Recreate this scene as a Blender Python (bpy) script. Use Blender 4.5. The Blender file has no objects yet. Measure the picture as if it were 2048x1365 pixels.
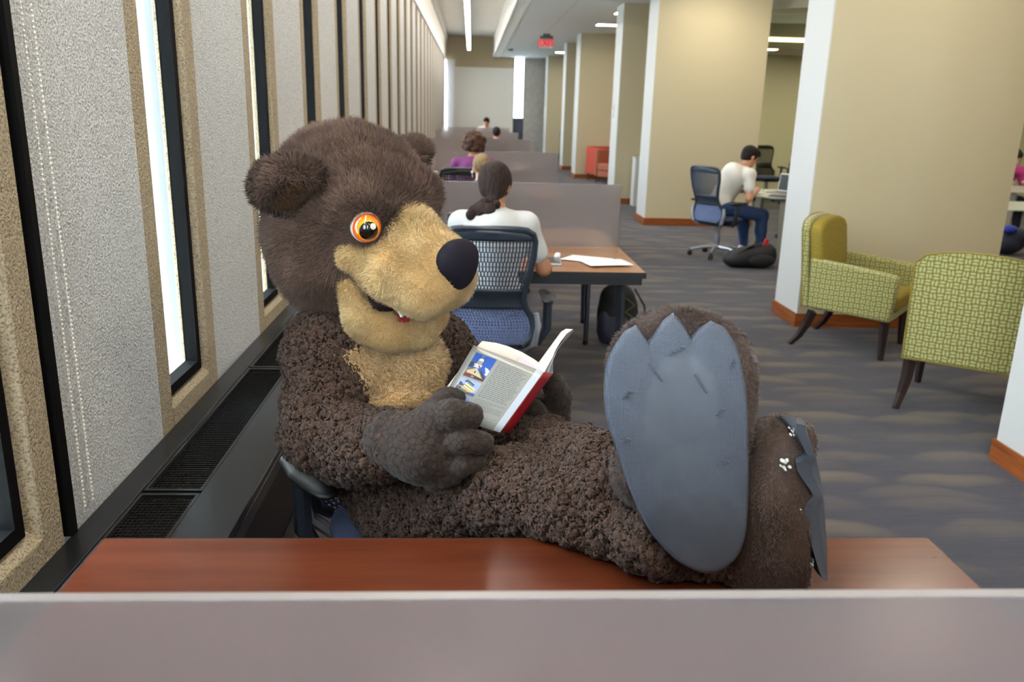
import bpy, math, random
import numpy as np
from mathutils import Vector, Matrix, noise

random.seed(7)
RNG = np.random.default_rng(11)
SC = bpy.context.scene
COL = SC.collection
PI = math.pi

# ---------------------------------------------------------------- camera
CAM_H, FPX, CX, CY = 1.64, 1650.0, 1024.0, 682.5
YAW, PITCH, ROLL = math.radians(3.111), math.radians(15.649), math.radians(1.5)
FW = np.array([math.sin(YAW) * math.cos(PITCH), math.cos(YAW) * math.cos(PITCH), -math.sin(PITCH)])
_r0 = np.array([math.cos(YAW), -math.sin(YAW), 0.0])
_u0 = np.cross(_r0, FW)
RT = _r0 * math.cos(ROLL) + _u0 * math.sin(ROLL)
UP = np.cross(RT, FW)


def at(px, py, Y):
    """the point of the room that lies on the photo's pixel (px, py) at depth Y"""
    d = FW + RT * (px - CX) / FPX - UP * (py - CY) / FPX
    return np.array([0, 0, CAM_H]) + d * (Y / d[1])


cam = bpy.data.cameras.new('camera')
cam_o = bpy.data.objects.new('camera', cam)
COL.objects.link(cam_o)
cam_o.matrix_world = Matrix(((RT[0], UP[0], -FW[0], 0), (RT[1], UP[1], -FW[1], 0), (RT[2], UP[2], -FW[2], CAM_H), (0, 0, 0, 1)))
cam.sensor_width = 36.0
cam.lens = FPX * 36.0 / 2048.0
cam.clip_start = 0.05
cam.clip_end = 200
cam.dof.use_dof = True
cam.dof.focus_distance = 2.05
cam.dof.aperture_fstop = 4.5
SC.camera = cam_o

# ---------------------------------------------------------------- materials


def lin(c):
    return tuple(((v / 255.0) / 12.92 if v / 255.0 <= 0.04045 else ((v / 255.0 + 0.055) / 1.055) ** 2.4) for v in c) + (1.0,)


class NT:
    """small wrapper that builds a node tree"""

    def __init__(s, name):
        s.m = bpy.data.materials.new(name)
        s.m.use_nodes = True
        s.t = s.m.node_tree
        s.t.nodes.clear()
        s.out = s.t.nodes.new('ShaderNodeOutputMaterial')

    def n(s, kind, **kw):
        nd = s.t.nodes.new('ShaderNode' + kind)
        for k, v in kw.items():
            if k.startswith('i_'):
                key = k[2:]
                key = int(key) if key.isdigit() else key.replace('_', ' ')
                s.set(nd.inputs[key], v)
            else:
                setattr(nd, k, v)
        return nd

    def set(s, sock, v):
        if isinstance(v, bpy.types.NodeSocket):
            s.t.links.new(v, sock)
        elif isinstance(v, bpy.types.Node):
            s.t.links.new(v.outputs[0], sock)
        else:
            sock.default_value = v

    def math(s, op, a, b=0.0, c=0.0, clamp=False):
        nd = s.n('Math', operation=op)
        nd.use_clamp = clamp
        s.set(nd.inputs[0], a)
        s.set(nd.inputs[1], b)
        s.set(nd.inputs[2], c)
        return nd.outputs[0]

    def mix(s, f, a, b):
        nd = s.n('Mix', data_type='RGBA')
        s.set(nd.inputs[0], f)
        s.set(nd.inputs[6], a)
        s.set(nd.inputs[7], b)
        return nd.outputs[2]

    def ramp(s, f, stops, interp='LINEAR'):
        nd = s.n('ValToRGB')
        nd.color_ramp.interpolation = interp
        el = nd.color_ramp.elements
        while len(el) < len(stops):
            el.new(0.5)
        for e, (p, c) in zip(el, stops):
            e.position = p
            e.color = c if len(c) == 4 else lin(c)
        s.set(nd.inputs[0], f)
        return nd.outputs[0]

    def coord(s, which='Object', scale=(1, 1, 1), rot=(0, 0, 0)):
        tc = s.n('TexCoord')
        mp = s.n('Mapping')
        s.set(mp.inputs[0], tc.outputs[which])
        mp.inputs[3].default_value = scale
        mp.inputs[2].default_value = rot
        return mp.outputs[0]

    def noise(s, vec, scale, detail=3.0, rough=0.5):
        nd = s.n('TexNoise')
        s.set(nd.inputs['Vector'], vec)
        nd.inputs['Scale'].default_value = scale
        nd.inputs['Detail'].default_value = detail
        nd.inputs['Roughness'].default_value = rough
        return nd.outputs[0]

    def voro(s, vec, scale, feature='F1', out=0):
        nd = s.n('TexVoronoi', feature=feature)
        s.set(nd.inputs['Vector'], vec)
        nd.inputs['Scale'].default_value = scale
        return nd.outputs[out]

    def bump(s, h, strength=0.3, dist=0.01, normal=None):
        nd = s.n('Bump')
        s.set(nd.inputs['Height'], h)
        nd.inputs['Strength'].default_value = strength
        nd.inputs['Distance'].default_value = dist
        if normal is not None:
            s.set(nd.inputs['Normal'], normal)
        return nd.outputs[0]

    def pbsdf(s, color, rough=0.6, metal=0.0, normal=None, **kw):
        b = s.n('BsdfPrincipled')
        s.set(b.inputs['Base Color'], color)
        s.set(b.inputs['Roughness'], rough)
        s.set(b.inputs['Metallic'], metal)
        if normal is not None:
            s.set(b.inputs['Normal'], normal)
        for k, v in kw.items():
            s.set(b.inputs[k.replace('_', ' ')], v)
        s.t.links.new(b.outputs[0], s.out.inputs[0])
        return b


MATS = {}


def plain(name, c, rough=0.6, metal=0.0, bump=0.0, bscale=200.0, var=0.0, **kw):
    if name in MATS:
        return MATS[name]
    t = NT(name)
    co = t.coord()
    col = lin(c)
    if var:
        nz = t.noise(co, 6.0, 5)
        a = tuple(min(1, v * (1 - var)) for v in col[:3]) + (1,)
        b = tuple(min(1, v * (1 + var)) for v in col[:3]) + (1,)
        col = t.ramp(nz, [(0.3, a), (0.7, b)])
    nrm = t.bump(t.noise(co, bscale, 4), bump, 0.002) if bump else None
    t.pbsdf(col, rough, metal, nrm, **kw)
    MATS[name] = t.m
    return t.m


def emis(name, c, strength):
    t = NT(name)
    e = t.n('Emission', i_Color=lin(c), i_Strength=strength)
    t.t.links.new(e.outputs[0], t.out.inputs[0])
    return t.m


def m_concrete(name, base, dark, speck):
    t = NT(name)
    co = t.coord()
    big = t.noise(co, 1.3, 4)
    grain = t.noise(co, 170, 3, 0.7)
    vor = t.voro(co, 120)
    col = t.mix(t.math('MULTIPLY', big, 0.6), lin(base), lin(dark))
    sp = t.ramp(grain, [(0.38, (1, 1, 1, 1)), (0.52, (0, 0, 0, 1))])
    col = t.mix(t.math('MULTIPLY', sp, 0.75), col, lin(speck))
    sp2 = t.ramp(vor, [(0.08, (1, 1, 1, 1)), (0.2, (0, 0, 0, 1))])
    col = t.mix(t.math('MULTIPLY', sp2, 0.35), col, lin((225, 222, 215)))
    b = t.bump(t.math('ADD', grain, t.math('MULTIPLY', vor, 0.7)), 0.75, 0.006)
    t.pbsdf(col, 0.9, 0, b)
    return t.m


def m_carpet():
    t = NT('carpet')
    tc = t.n('TexCoord')
    sep = t.n('SeparateXYZ')
    t.set(sep.inputs[0], tc.outputs['Object'])
    x, y = sep.outputs[0], sep.outputs[1]
    wob = t.noise(t.coord(scale=(1.1, 0.9, 1)), 2.2, 2)
    y = t.math('ADD', y, t.math('MULTIPLY', t.math('SUBTRACT', wob, 0.5), 0.16))

    def layer(px, py, off, wx, wy):
        v = t.math('DIVIDE', t.math('ADD', y, off), py)
        row = t.math('FLOOR', v)
        fv = t.math('FRACT', v)
        wn = t.n('TexWhiteNoise', noise_dimensions='1D')
        t.set(wn.inputs['W'], row)
        u = t.math('ADD', t.math('DIVIDE', x, px), wn.outputs[0])
        cl = t.math('FLOOR', u)
        fu = t.math('FRACT', u)
        cv = t.n('CombineXYZ')
        t.set(cv.inputs[0], cl)
        t.set(cv.inputs[1], row)
        w2 = t.n('TexWhiteNoise', noise_dimensions='2D')
        t.set(w2.inputs['Vector'], cv)
        r = w2.outputs[0]
        dx = t.math('DIVIDE', t.math('SUBTRACT', fu, 0.5), wx)
        bow = t.math('MULTIPLY', t.math('MULTIPLY', dx, dx), 0.16)
        dy = t.math('DIVIDE', t.math('ADD', t.math('SUBTRACT', fv, 0.5), bow), wy)
        d = t.math('ADD', t.math('MULTIPLY', dx, dx), t.math('MULTIPLY', dy, dy))
        m = t.math('SUBTRACT', 1.0, d, clamp=True)
        m = t.math('POWER', m, 0.7)
        # one side of each lens fades out
        fade = t.math('ADD', 0.35, t.math('MULTIPLY', t.math('ADD', dy, 1.0), 0.42), clamp=True)
        m = t.math('MULTIPLY', m, fade)
        st = t.math('MULTIPLY', t.math('ADD', r, 0.05), 1.5, clamp=True)
        return t.math('MULTIPLY', m, st)
    a = layer(0.62, 0.26, 0.0, 0.46, 0.30)
    b = layer(0.74, 0.33, 0.11, 0.42, 0.26)
    m = t.math('MAXIMUM', a, b)
    streak = t.noise(t.coord(scale=(3.0, 90.0, 1)), 1.0, 3, 0.7)
    fine = t.noise(t.coord(scale=(1, 1, 1)), 260.0, 2, 0.7)
    sm = t.math('ADD', t.math('MULTIPLY', streak, 0.9), 0.35)
    m = t.math('MULTIPLY', m, sm, clamp=True)
    base = t.ramp(streak, [(0.35, (36, 32, 45)), (0.58, (49, 43, 56)), (0.75, (66, 57, 64))])
    col = t.mix(m, base, lin((114, 97, 75)))
    col = t.mix(t.math('MULTIPLY', fine, 0.3), col, lin((30, 28, 36)))
    bp = t.bump(fine, 0.6, 0.003)
    t.pbsdf(col, 0.95, 0, bp, Sheen_Weight=0.15)
    return t.m


def m_wood(name, c0, c1, c2, rough=0.3, scale=(1, 14, 14), coat=0.3, scuff=0.0):
    t = NT(name)
    co = t.coord(scale=scale)
    n1 = t.noise(co, 1.6, 6, 0.6)
    n2 = t.noise(t.coord(scale=(2, 2, 2)), 1.2, 3)
    fine = t.noise(t.coord(scale=(scale[0] * 4, scale[1] * 9, scale[2] * 9)), 3.0, 3)
    col = t.ramp(n1, [(0.3, c0), (0.5, c1), (0.72, c2)])
    col = t.mix(t.math('MULTIPLY', fine, 0.3), col, lin(c0))
    col = t.mix(t.math('MULTIPLY', n2, 0.12), col, lin(c0))
    r = rough
    nrm = None
    if scuff:
        s1 = t.noise(t.coord(scale=(1, 1, 1)), 5.0, 3, 0.5)
        r = t.math('ADD', rough - 0.02, t.math('MULTIPLY', s1, 0.08))
        nrm = t.bump(t.noise(t.coord(scale=(1, 1, 1)), 60.0, 3), 0.04, 0.002)
    t.pbsdf(col, r, 0, nrm, Coat_Weight=coat, Coat_Roughness=0.18, Specular_IOR_Level=0.35)
    return t.m


def m_frost(name, tint, clear=0.45, rough=0.28):
    t = NT(name)
    co = t.coord()
    g = t.n('BsdfRefraction', i_Roughness=rough, i_IOR=1.02, i_Color=lin((238, 234, 232)))
    d = t.n('BsdfTranslucent', i_Color=lin(tint))
    di = t.n('BsdfDiffuse', i_Color=lin(tint))
    gl = t.n('BsdfGlossy', i_Roughness=0.32, i_Color=(1, 1, 1, 1))
    m1 = t.n('MixShader', i_0=0.5)
    t.set(m1.inputs[1], d.outputs[0])
    t.set(m1.inputs[2], di.outputs[0])
    m2 = t.n('MixShader', i_0=clear)
    t.set(m2.inputs[1], m1.outputs[0])
    t.set(m2.inputs[2], g.outputs[0])
    fr = t.n('Fresnel', i_IOR=1.35)
    ge = t.n('NewGeometry')
    m3 = t.n('MixShader')
    t.set(m3.inputs[0], t.math('MULTIPLY', fr.outputs[0], t.math('SUBTRACT', 1.0, ge.outputs['Backfacing'])))
    t.set(m3.inputs[1], m2.outputs[0])
    t.set(m3.inputs[2], gl.outputs[0])
    t.t.links.new(m3.outputs[0], t.out.inputs[0])
    return t.m


def m_glass(name, tint=(235, 240, 238)):
    t = NT(name)
    tr = t.n('BsdfTransparent', i_Color=lin(tint))
    gl = t.n('BsdfGlossy', i_Roughness=0.02)
    fr = t.n('Fresnel', i_IOR=1.4)
    ge = t.n('NewGeometry')
    m = t.n('MixShader')
    t.set(m.inputs[0], t.math('MULTIPLY', fr.outputs[0], t.math('SUBTRACT', 1.0, ge.outputs['Backfacing'])))
    t.set(m.inputs[1], tr.outputs[0])
    t.set(m.inputs[2], gl.outputs[0])
    t.t.links.new(m.outputs[0], t.out.inputs[0])
    return t.m


def m_lozenge():
    """olive upholstery woven with paired pale half-moon marks, alternately upright and lying"""
    t = NT('armchair_fabric')
    uv = t.n('TexCoord').outputs['UV']
    wob = t.n('TexNoise')
    t.set(wob.inputs['Vector'], uv)
    wob.inputs['Scale'].default_value = 9.0
    ad = t.n('VectorMath', operation='MULTIPLY_ADD')
    t.set(ad.inputs[0], wob.outputs[1])
    ad.inputs[1].default_value = (0.02, 0.02, 0)
    t.set(ad.inputs[2], uv)
    sc = t.n('VectorMath', operation='SCALE')
    t.set(sc.inputs[0], ad.outputs[0])
    sc.inputs['Scale'].default_value = 1 / 0.036
    sp = t.n('SeparateXYZ')
    t.set(sp.inputs[0], sc.outputs[0])
    u, v = sp.outputs[0], sp.outputs[1]
    par = t.math('MODULO', t.math('ABSOLUTE', t.math('ADD', t.math('FLOOR', u), t.math('FLOOR', v))), 2.0)
    par = t.math('GREATER_THAN', par, 0.5)
    fu = t.math('SUBTRACT', t.math('FRACT', u), 0.5)
    fv = t.math('SUBTRACT', t.math('FRACT', v), 0.5)
    ip = t.math('SUBTRACT', 1.0, par)
    a = t.math('ADD', t.math('MULTIPLY', fu, ip), t.math('MULTIPLY', fv, par))
    b = t.math('ADD', t.math('MULTIPLY', fv, ip), t.math('MULTIPLY', fu, par))
    e1 = t.math('DIVIDE', a, 0.41)
    e2 = t.math('DIVIDE', t.math('SUBTRACT', t.math('ABSOLUTE', b), 0.25), 0.175)
    d = t.math('ADD', t.math('POWER', t.math('ABSOLUTE', e1), 2.1), t.math('POWER', t.math('ABSOLUTE', e2), 2.1))
    m = t.math('MULTIPLY', t.math('SUBTRACT', 1.25, d), 3.0, clamp=True)
    weave = t.noise(uv, 700.0, 2)
    col = t.mix(m, lin((128, 113, 48)), lin((184, 189, 128)))
    col = t.mix(t.math('MULTIPLY', weave, 0.3), col, lin((120, 110, 60)))
    b2 = t.bump(t.math('ADD', m, t.math('MULTIPLY', weave, 0.6)), 0.25, 0.002)
    t.pbsdf(col, 0.85, 0, b2, Sheen_Weight=0.2)
    return t.m


def m_olive():
    t = NT('armchair_inner_fabric')
    uv = t.n('TexCoord').outputs['UV']
    w = t.noise(uv, 420.0, 3)
    w2 = t.noise(uv, 60.0, 3)
    col = t.ramp(t.math('ADD', t.math('MULTIPLY', w, 0.5), t.math('MULTIPLY', w2, 0.5)), [(0.35, (128, 108, 30)), (0.65, (158, 138, 52))])
    t.pbsdf(col, 0.85, 0, t.bump(w, 0.4, 0.002))
    return t.m


# ---------------------------------------------------------------- mesh building


class MB:
    """collects shapes and builds them as one mesh object"""

    def __init__(s):
        s.v, s.f, s.mi, s.cur = [], [], [], 0

    def add(s, verts, faces):
        o = len(s.v)
        s.v += [tuple(map(float, p)) for p in verts]
        for f in faces:
            s.f.append(tuple(o + i for i in f))
            s.mi.append(s.cur)
        return s

    def box(s, c, d, R=None, top=1.0):
        hx, hy, hz = d[0] / 2, d[1] / 2, d[2] / 2
        vs = []
        for z in (-1, 1):
            k = top if z > 0 else 1.0
            for x, y in ((-1, -1), (1, -1), (1, 1), (-1, 1)):
                p = Vector((x * hx * k, y * hy * k, z * hz))
                if R is not None:
                    p = R @ p
                vs.append((p[0] + c[0], p[1] + c[1], p[2] + c[2]))
        return s.add(vs, [(3, 2, 1, 0), (4, 5, 6, 7), (0, 1, 5, 4), (1, 2, 6, 5), (2, 3, 7, 6), (3, 0, 4, 7)])

    def bb(s, x0, x1, y0, y1, z0, z1):
        return s.box(((x0 + x1) / 2, (y0 + y1) / 2, (z0 + z1) / 2), (abs(x1 - x0), abs(y1 - y0), abs(z1 - z0)))

    def tube(s, pts, r, n=10, caps=True, sy=1.0):
        pts = [Vector([float(q) for q in p]) for p in pts]
        rs = list(r) if hasattr(r, '__len__') else [r] * len(pts)
        rings, ref = [], None
        for i, p in enumerate(pts):
            d = (pts[min(i + 1, len(pts) - 1)] - pts[max(i - 1, 0)]).normalized()
            if ref is None:
                ref = Vector((0, 0, 1)) if abs(d.z) < 0.9 else Vector((1, 0, 0))
            a = (ref - d * ref.dot(d)).normalized()
            b = d.cross(a)
            ref = a
            rings.append([p + (a * math.cos(2 * PI * k / n) * sy + b * math.sin(2 * PI * k / n)) * rs[i] for k in range(n)])
        vs = [q for rg in rings for q in rg]
        fs = []
        for i in range(len(pts) - 1):
            for k in range(n):
                k2 = (k + 1) % n
                fs.append((i * n + k, i * n + k2, (i + 1) * n + k2, (i + 1) * n + k))
        if caps:
            fs.append(tuple(range(n))[::-1])
            fs.append(tuple((len(pts) - 1) * n + k for k in range(n)))
        return s.add(vs, fs)

    def lathe(s, prof, c=(0, 0, 0), n=20):
        vs, fs = [], []
        for r, z in prof:
            for k in range(n):
                a = 2 * PI * k / n
                vs.append((c[0] + r * math.cos(a), c[1] + r * math.sin(a), c[2] + z))
        for i in range(len(prof) - 1):
            for k in range(n):
                k2 = (k + 1) % n
                fs.append((i * n + k, i * n + k2, (i + 1) * n + k2, (i + 1) * n + k))
        fs.append(tuple(range(n))[::-1])
        fs.append(tuple((len(prof) - 1) * n + k for k in range(n)))
        return s.add(vs, fs)

    def ell(s, c, r, nu=20, nv=12, B=None):
        vs, fs = [], []
        for j in range(nv + 1):
            th = PI * j / nv
            for k in range(nu):
                a = 2 * PI * k / nu
                p = np.array([r[0] * math.sin(th) * math.cos(a), r[1] * math.sin(th) * math.sin(a), r[2] * math.cos(th)])
                if B is not None:
                    p = B[0] * p[0] + B[1] * p[1] + B[2] * p[2]
                vs.append(p + np.array(c, float))
        for j in range(nv):
            for k in range(nu):
                k2 = (k + 1) % nu
                fs.append((j * nu + k, (j + 1) * nu + k, (j + 1) * nu + k2, j * nu + k2))
        return s.add(vs, fs)

    def grid(s, fn, nu, nv):
        vs = [fn(i / nu, j / nv) for j in range(nv + 1) for i in range(nu + 1)]
        fs = [(j * (nu + 1) + i, j * (nu + 1) + i + 1, (j + 1) * (nu + 1) + i + 1, (j + 1) * (nu + 1) + i) for j in range(nv) for i in range(nu)]
        return s.add(vs, fs)

    def prism(s, poly, fn0, fn1):
        """poly of 2D points; fn0 and fn1 place the two end faces"""
        n = len(poly)
        vs = [fn0(*p) for p in poly] + [fn1(*p) for p in poly]
        fs = [tuple(range(n))[::-1], tuple(range(n, 2 * n))]
        fs += [(i, (i + 1) % n, n + (i + 1) % n, n + i) for i in range(n)]
        return s.add(vs, fs)

    def build(s, name, mats, parent=None, smooth=35, bevel=0.0, seg=2, uv=False, solid=0.0, subdiv=0):
        me = bpy.data.meshes.new(name)
        me.from_pydata(s.v, [], s.f)
        for m in (mats if isinstance(mats, (list, tuple)) else [mats]):
            me.materials.append(m)
        if max(s.mi, default=0) > 0:
            me.polygons.foreach_set('material_index', s.mi)
        if smooth:
            me.polygons.foreach_set('use_smooth', [True] * len(me.polygons))
            me.set_sharp_from_angle(angle=math.radians(smooth))
        if uv:
            box_uv(me)
        me.update()
        o = bpy.data.objects.new(name, me)
        COL.objects.link(o)
        o.parent = parent
        if solid:
            md = o.modifiers.new('thickness', 'SOLIDIFY')
            md.thickness = solid
            md.offset = 0
        if bevel:
            md = o.modifiers.new('bevel', 'BEVEL')
            md.width = bevel
            md.segments = seg
            md.limit_method = 'ANGLE'
            md.angle_limit = math.radians(40)
        if subdiv:
            md = o.modifiers.new('sub', 'SUBSURF')
            md.levels = md.render_levels = subdiv
        return o


def box_uv(me):
    uvl = me.uv_layers.new(name='UVMap')
    n = len(me.loops)
    co = np.empty(len(me.vertices) * 3)
    me.vertices.foreach_get('co', co)
    co = co.reshape(-1, 3)
    vi = np.empty(n, np.int32)
    me.loops.foreach_get('vertex_index', vi)
    uv = np.zeros((n, 2))
    for p in me.polygons:
        a = [abs(q) for q in p.normal]
        sl = slice(p.loop_start, p.loop_start + p.loop_total)
        c = co[vi[sl]]
        if a[2] >= a[0] and a[2] >= a[1]:
            uv[sl] = c[:, [0, 1]]
        elif a[0] >= a[1]:
            uv[sl] = c[:, [1, 2]]
        else:
            uv[sl] = c[:, [0, 2]]
    uvl.data.foreach_set('uv', uv.ravel())


def tag(o, label=None, cat=None, group=None, kind=None):
    if label:
        o['label'] = label
    if cat:
        o['category'] = cat
    if group:
        o['group'] = group
    if kind:
        o['kind'] = kind
    return o


def thing(name, label, cat, loc=(0, 0, 0), rz=0.0, group=None):
    o = bpy.data.objects.new(name, None)
    COL.objects.link(o)
    o.location = loc
    o.rotation_euler = (0, 0, rz)
    o.empty_display_size = 0.1
    return tag(o, label, cat, group)


def struct(o):
    o['kind'] = 'structure'
    return o


def dup(root, loc=None, rz=None, label=None, group=None):
    r = root.copy()
    COL.objects.link(r)
    if loc is not None:
        r.location = loc
    if rz is not None:
        r.rotation_euler = (0, 0, rz)
    if label:
        r['label'] = label
    if group:
        r['group'] = group

    def rec(src, dst):
        for ch in list(src.children):
            c = ch.copy()
            COL.objects.link(c)
            c.parent = dst
            rec(ch, c)
    rec(root, r)
    return r


# ---------------------------------------------------------------- smooth solids from distance fields


def surf_net(val, lo, h):
    """surface nets: grid of distances -> vertices and quads"""
    nx, ny, nz = val.shape
    ins = val < 0
    c = np.zeros((nx - 1, ny - 1, nz - 1), np.int8)
    for dx in (0, 1):
        for dy in (0, 1):
            for dz in (0, 1):
                c += ins[dx:nx - 1 + dx, dy:ny - 1 + dy, dz:nz - 1 + dz]
    act = (c > 0) & (c < 8)
    ix = np.argwhere(act)
    idx = -np.ones(act.shape, np.int64)
    idx[act] = np.arange(len(ix))
    acc = np.zeros((len(ix), 3))
    cnt = np.zeros(len(ix))
    for ax in range(3):
        o1, o2 = [a for a in range(3) if a != ax]
        for a in (0, 1):
            for b in (0, 1):
                p = ix.copy()
                p[:, o1] += a
                p[:, o2] += b
                q = p.copy()
                q[:, ax] += 1
                v0 = val[p[:, 0], p[:, 1], p[:, 2]]
                v1 = val[q[:, 0], q[:, 1], q[:, 2]]
                m = (v0 < 0) != (v1 < 0)
                tt = np.where(m, v0 / np.where(m, v0 - v1, 1), 0)
                pt = p.astype(float)
                pt[:, ax] += tt
                acc[m] += pt[m]
                cnt[m] += 1
    vs = acc / cnt[:, None] * h + np.array(lo)
    quads = []
    for ax in range(3):
        o1, o2 = (ax + 1) % 3, (ax + 2) % 3
        s0 = [slice(None)] * 3
        s1 = [slice(None)] * 3
        s0[ax] = slice(0, -1)
        s1[ax] = slice(1, None)
        a, b = ins[tuple(s0)], ins[tuple(s1)]
        ch = np.argwhere(a != b)
        ok = (ch[:, o1] > 0) & (ch[:, o2] > 0) & (ch[:, o1] < val.shape[o1] - 1) & (ch[:, o2] < val.shape[o2] - 1)
        ch = ch[ok]
        inside0 = a[ch[:, 0], ch[:, 1], ch[:, 2]]

        def cell(d1, d2):
            p = ch.copy()
            p[:, o1] -= d1
            p[:, o2] -= d2
            return idx[p[:, 0], p[:, 1], p[:, 2]]
        q = np.stack([cell(1, 1), cell(0, 1), cell(0, 0), cell(1, 0)], 1)
        q[~inside0] = q[~inside0][:, ::-1]
        quads.append(q)
    return vs, np.concatenate(quads)


class SDF:
    def __init__(s):
        s.p = []

    def cap(s, a, b, ra, rb=None, k=0.03, sub=False):
        a, b = np.array(a, float), np.array(b, float)
        s.p.append(('cap', a, b, ra, ra if rb is None else rb, k, sub))
        return s

    def chain(s, pts, rs, k=0.03):
        for i in range(len(pts) - 1):
            s.cap(pts[i], pts[i + 1], rs[i], rs[i + 1], k)
        return s

    def ell(s, c, r, B=None, k=0.03, sub=False):
        s.p.append(('ell', np.array(c, float), np.array(r, float), B, 0, k, sub))
        return s

    def bounds(s, m=0.03):
        lo, hi = np.full(3, 1e9), np.full(3, -1e9)
        for q in s.p:
            if q[6]:
                continue
            if q[0] == 'cap':
                r = max(q[3], q[4])
                lo = np.minimum(lo, np.minimum(q[1], q[2]) - r)
                hi = np.maximum(hi, np.maximum(q[1], q[2]) + r)
            else:
                r = q[2] if q[3] is None else np.full(3, q[2].max())
                lo = np.minimum(lo, q[1] - r)
                hi = np.maximum(hi, q[1] + r)
        return lo - m, hi + m

    def grid(s, h, lo=None, hi=None):
        if lo is None:
            lo, hi = s.bounds()
        n = np.ceil((hi - lo) / h).astype(int) + 1
        ax = [lo[i] + h * np.arange(n[i]) for i in range(3)]
        val = np.full(tuple(n), 0.5, np.float32)
        for q in s.p:
            k = q[5]
            if q[0] == 'cap':
                r = max(q[3], q[4])
                l2, h2 = np.minimum(q[1], q[2]) - r, np.maximum(q[1], q[2]) + r
            else:
                r = q[2] if q[3] is None else np.full(3, q[2].max())
                l2, h2 = q[1] - r, q[1] + r
            m = k + 4 * h
            sl = []
            for i in range(3):
                i0 = int(np.clip(math.floor((l2[i] - m - lo[i]) / h), 0, n[i]))
                i1 = int(np.clip(math.ceil((h2[i] + m - lo[i]) / h) + 1, 0, n[i]))
                sl.append(slice(i0, i1))
            if any(q_.stop <= q_.start for q_ in sl):
                continue
            X = ax[0][sl[0]][:, None, None]
            Y = ax[1][sl[1]][None, :, None]
            Z = ax[2][sl[2]][None, None, :]
            if q[0] == 'cap':
                a, b = q[1], q[2]
                ab = b - a
                L = max(ab @ ab, 1e-12)
                tt = np.clip(((X - a[0]) * ab[0] + (Y - a[1]) * ab[1] + (Z - a[2]) * ab[2]) / L, 0, 1)
                d = np.sqrt((X - a[0] - tt * ab[0]) ** 2 + (Y - a[1] - tt * ab[1]) ** 2 + (Z - a[2] - tt * ab[2]) ** 2) - (q[3] + tt * (q[4] - q[3]))
            else:
                c, r, B = q[1], q[2], q[3]
                dx, dy, dz = X - c[0], Y - c[1], Z - c[2]
                if B is not None:
                    e = [(dx * B[i][0] + dy * B[i][1] + dz * B[i][2]) for i in range(3)]
                else:
                    e = [dx, dy, dz]
                k0 = np.sqrt((e[0] / r[0]) ** 2 + (e[1] / r[1]) ** 2 + (e[2] / r[2]) ** 2)
                k1 = np.sqrt((e[0] / r[0] ** 2) ** 2 + (e[1] / r[1] ** 2) ** 2 + (e[2] / r[2] ** 2) ** 2)
                d = k0 * (k0 - 1) / np.maximum(k1, 1e-6)
            v = val[tuple(sl)]
            if q[6]:
                d2 = -d
                hh = np.maximum(k - np.abs(v - d2), 0) / k
                val[tuple(sl)] = np.maximum(v, d2) + hh * hh * k * 0.25
            else:
                hh = np.maximum(k - np.abs(v - d), 0) / k
                val[tuple(sl)] = np.minimum(v, d) - hh * hh * k * 0.25
        return val, lo, ax

    def mesh(s, h, post=None, relax=2):
        val, lo, ax = s.grid(h)
        if post is not None:
            val = post(val, ax)
        v, q = surf_net(val, lo, h)
        return relax_mesh(v, q, relax), q


def relax_mesh(v, q, n):
    for _ in range(n):
        acc = np.zeros_like(v)
        cnt = np.zeros(len(v))
        for a, b in ((0, 1), (1, 2), (2, 3), (3, 0)):
            np.add.at(acc, q[:, a], v[q[:, b]])
            np.add.at(acc, q[:, b], v[q[:, a]])
            np.add.at(cnt, q[:, a], 1)
            np.add.at(cnt, q[:, b], 1)
        v = v * 0.4 + acc / cnt[:, None] * 0.6
    return v


def vnormals(v, q):
    fn = np.cross(v[q[:, 2]] - v[q[:, 0]], v[q[:, 3]] - v[q[:, 1]])
    n = np.zeros_like(v)
    for k in range(4):
        np.add.at(n, q[:, k], fn)
    return n / np.maximum(np.linalg.norm(n, axis=1, keepdims=True), 1e-12)


def subdivide(v, q):
    """one linear split of all quads"""
    e = np.concatenate([q[:, [0, 1]], q[:, [1, 2]], q[:, [2, 3]], q[:, [3, 0]]])
    es = np.sort(e, 1)
    key = es[:, 0].astype(np.int64) * (len(v) + 1) + es[:, 1]
    uq, first, inv = np.unique(key, return_index=True, return_inverse=True)
    em = (v[es[first, 0]] + v[es[first, 1]]) / 2
    fc = v[q].mean(1)
    nv, ne, nf = len(v), len(uq), len(q)
    V = np.concatenate([v, em, fc])
    inv = inv.reshape(4, nf) + nv
    f = np.arange(nf) + nv + ne
    Q = []
    for k in range(4):
        Q.append(np.stack([q[:, k], inv[k], f, inv[(k + 3) % 4]], 1))
    return V, np.concatenate(Q)


def sample_surface(v, q, density, mask=None, fw=None):
    fn = np.cross(v[q[:, 2]] - v[q[:, 0]], v[q[:, 3]] - v[q[:, 1]]) * 0.5
    area = np.linalg.norm(fn, axis=1)
    if mask is not None:
        area = area * mask(v[q].mean(1))
    if fw is not None:
        area = area * fw
    n = int(area.sum() * density)
    cum = np.cumsum(area)
    fi = np.searchsorted(cum, RNG.random(n) * cum[-1])
    fi = np.minimum(fi, len(q) - 1)
    a, b = RNG.random((n, 1)), RNG.random((n, 1))
    c = v[q[fi]]
    p = (c[:, 0] * (1 - a) + c[:, 1] * a) * (1 - b) + (c[:, 3] * (1 - a) + c[:, 2] * a) * b
    vn = vnormals(v, q)
    nn = vn[q[fi]].mean(1)
    nn /= np.linalg.norm(nn, axis=1, keepdims=True)
    return p, nn


def unit(a):
    return a / np.maximum(np.linalg.norm(a, axis=-1, keepdims=True), 1e-9)


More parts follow.
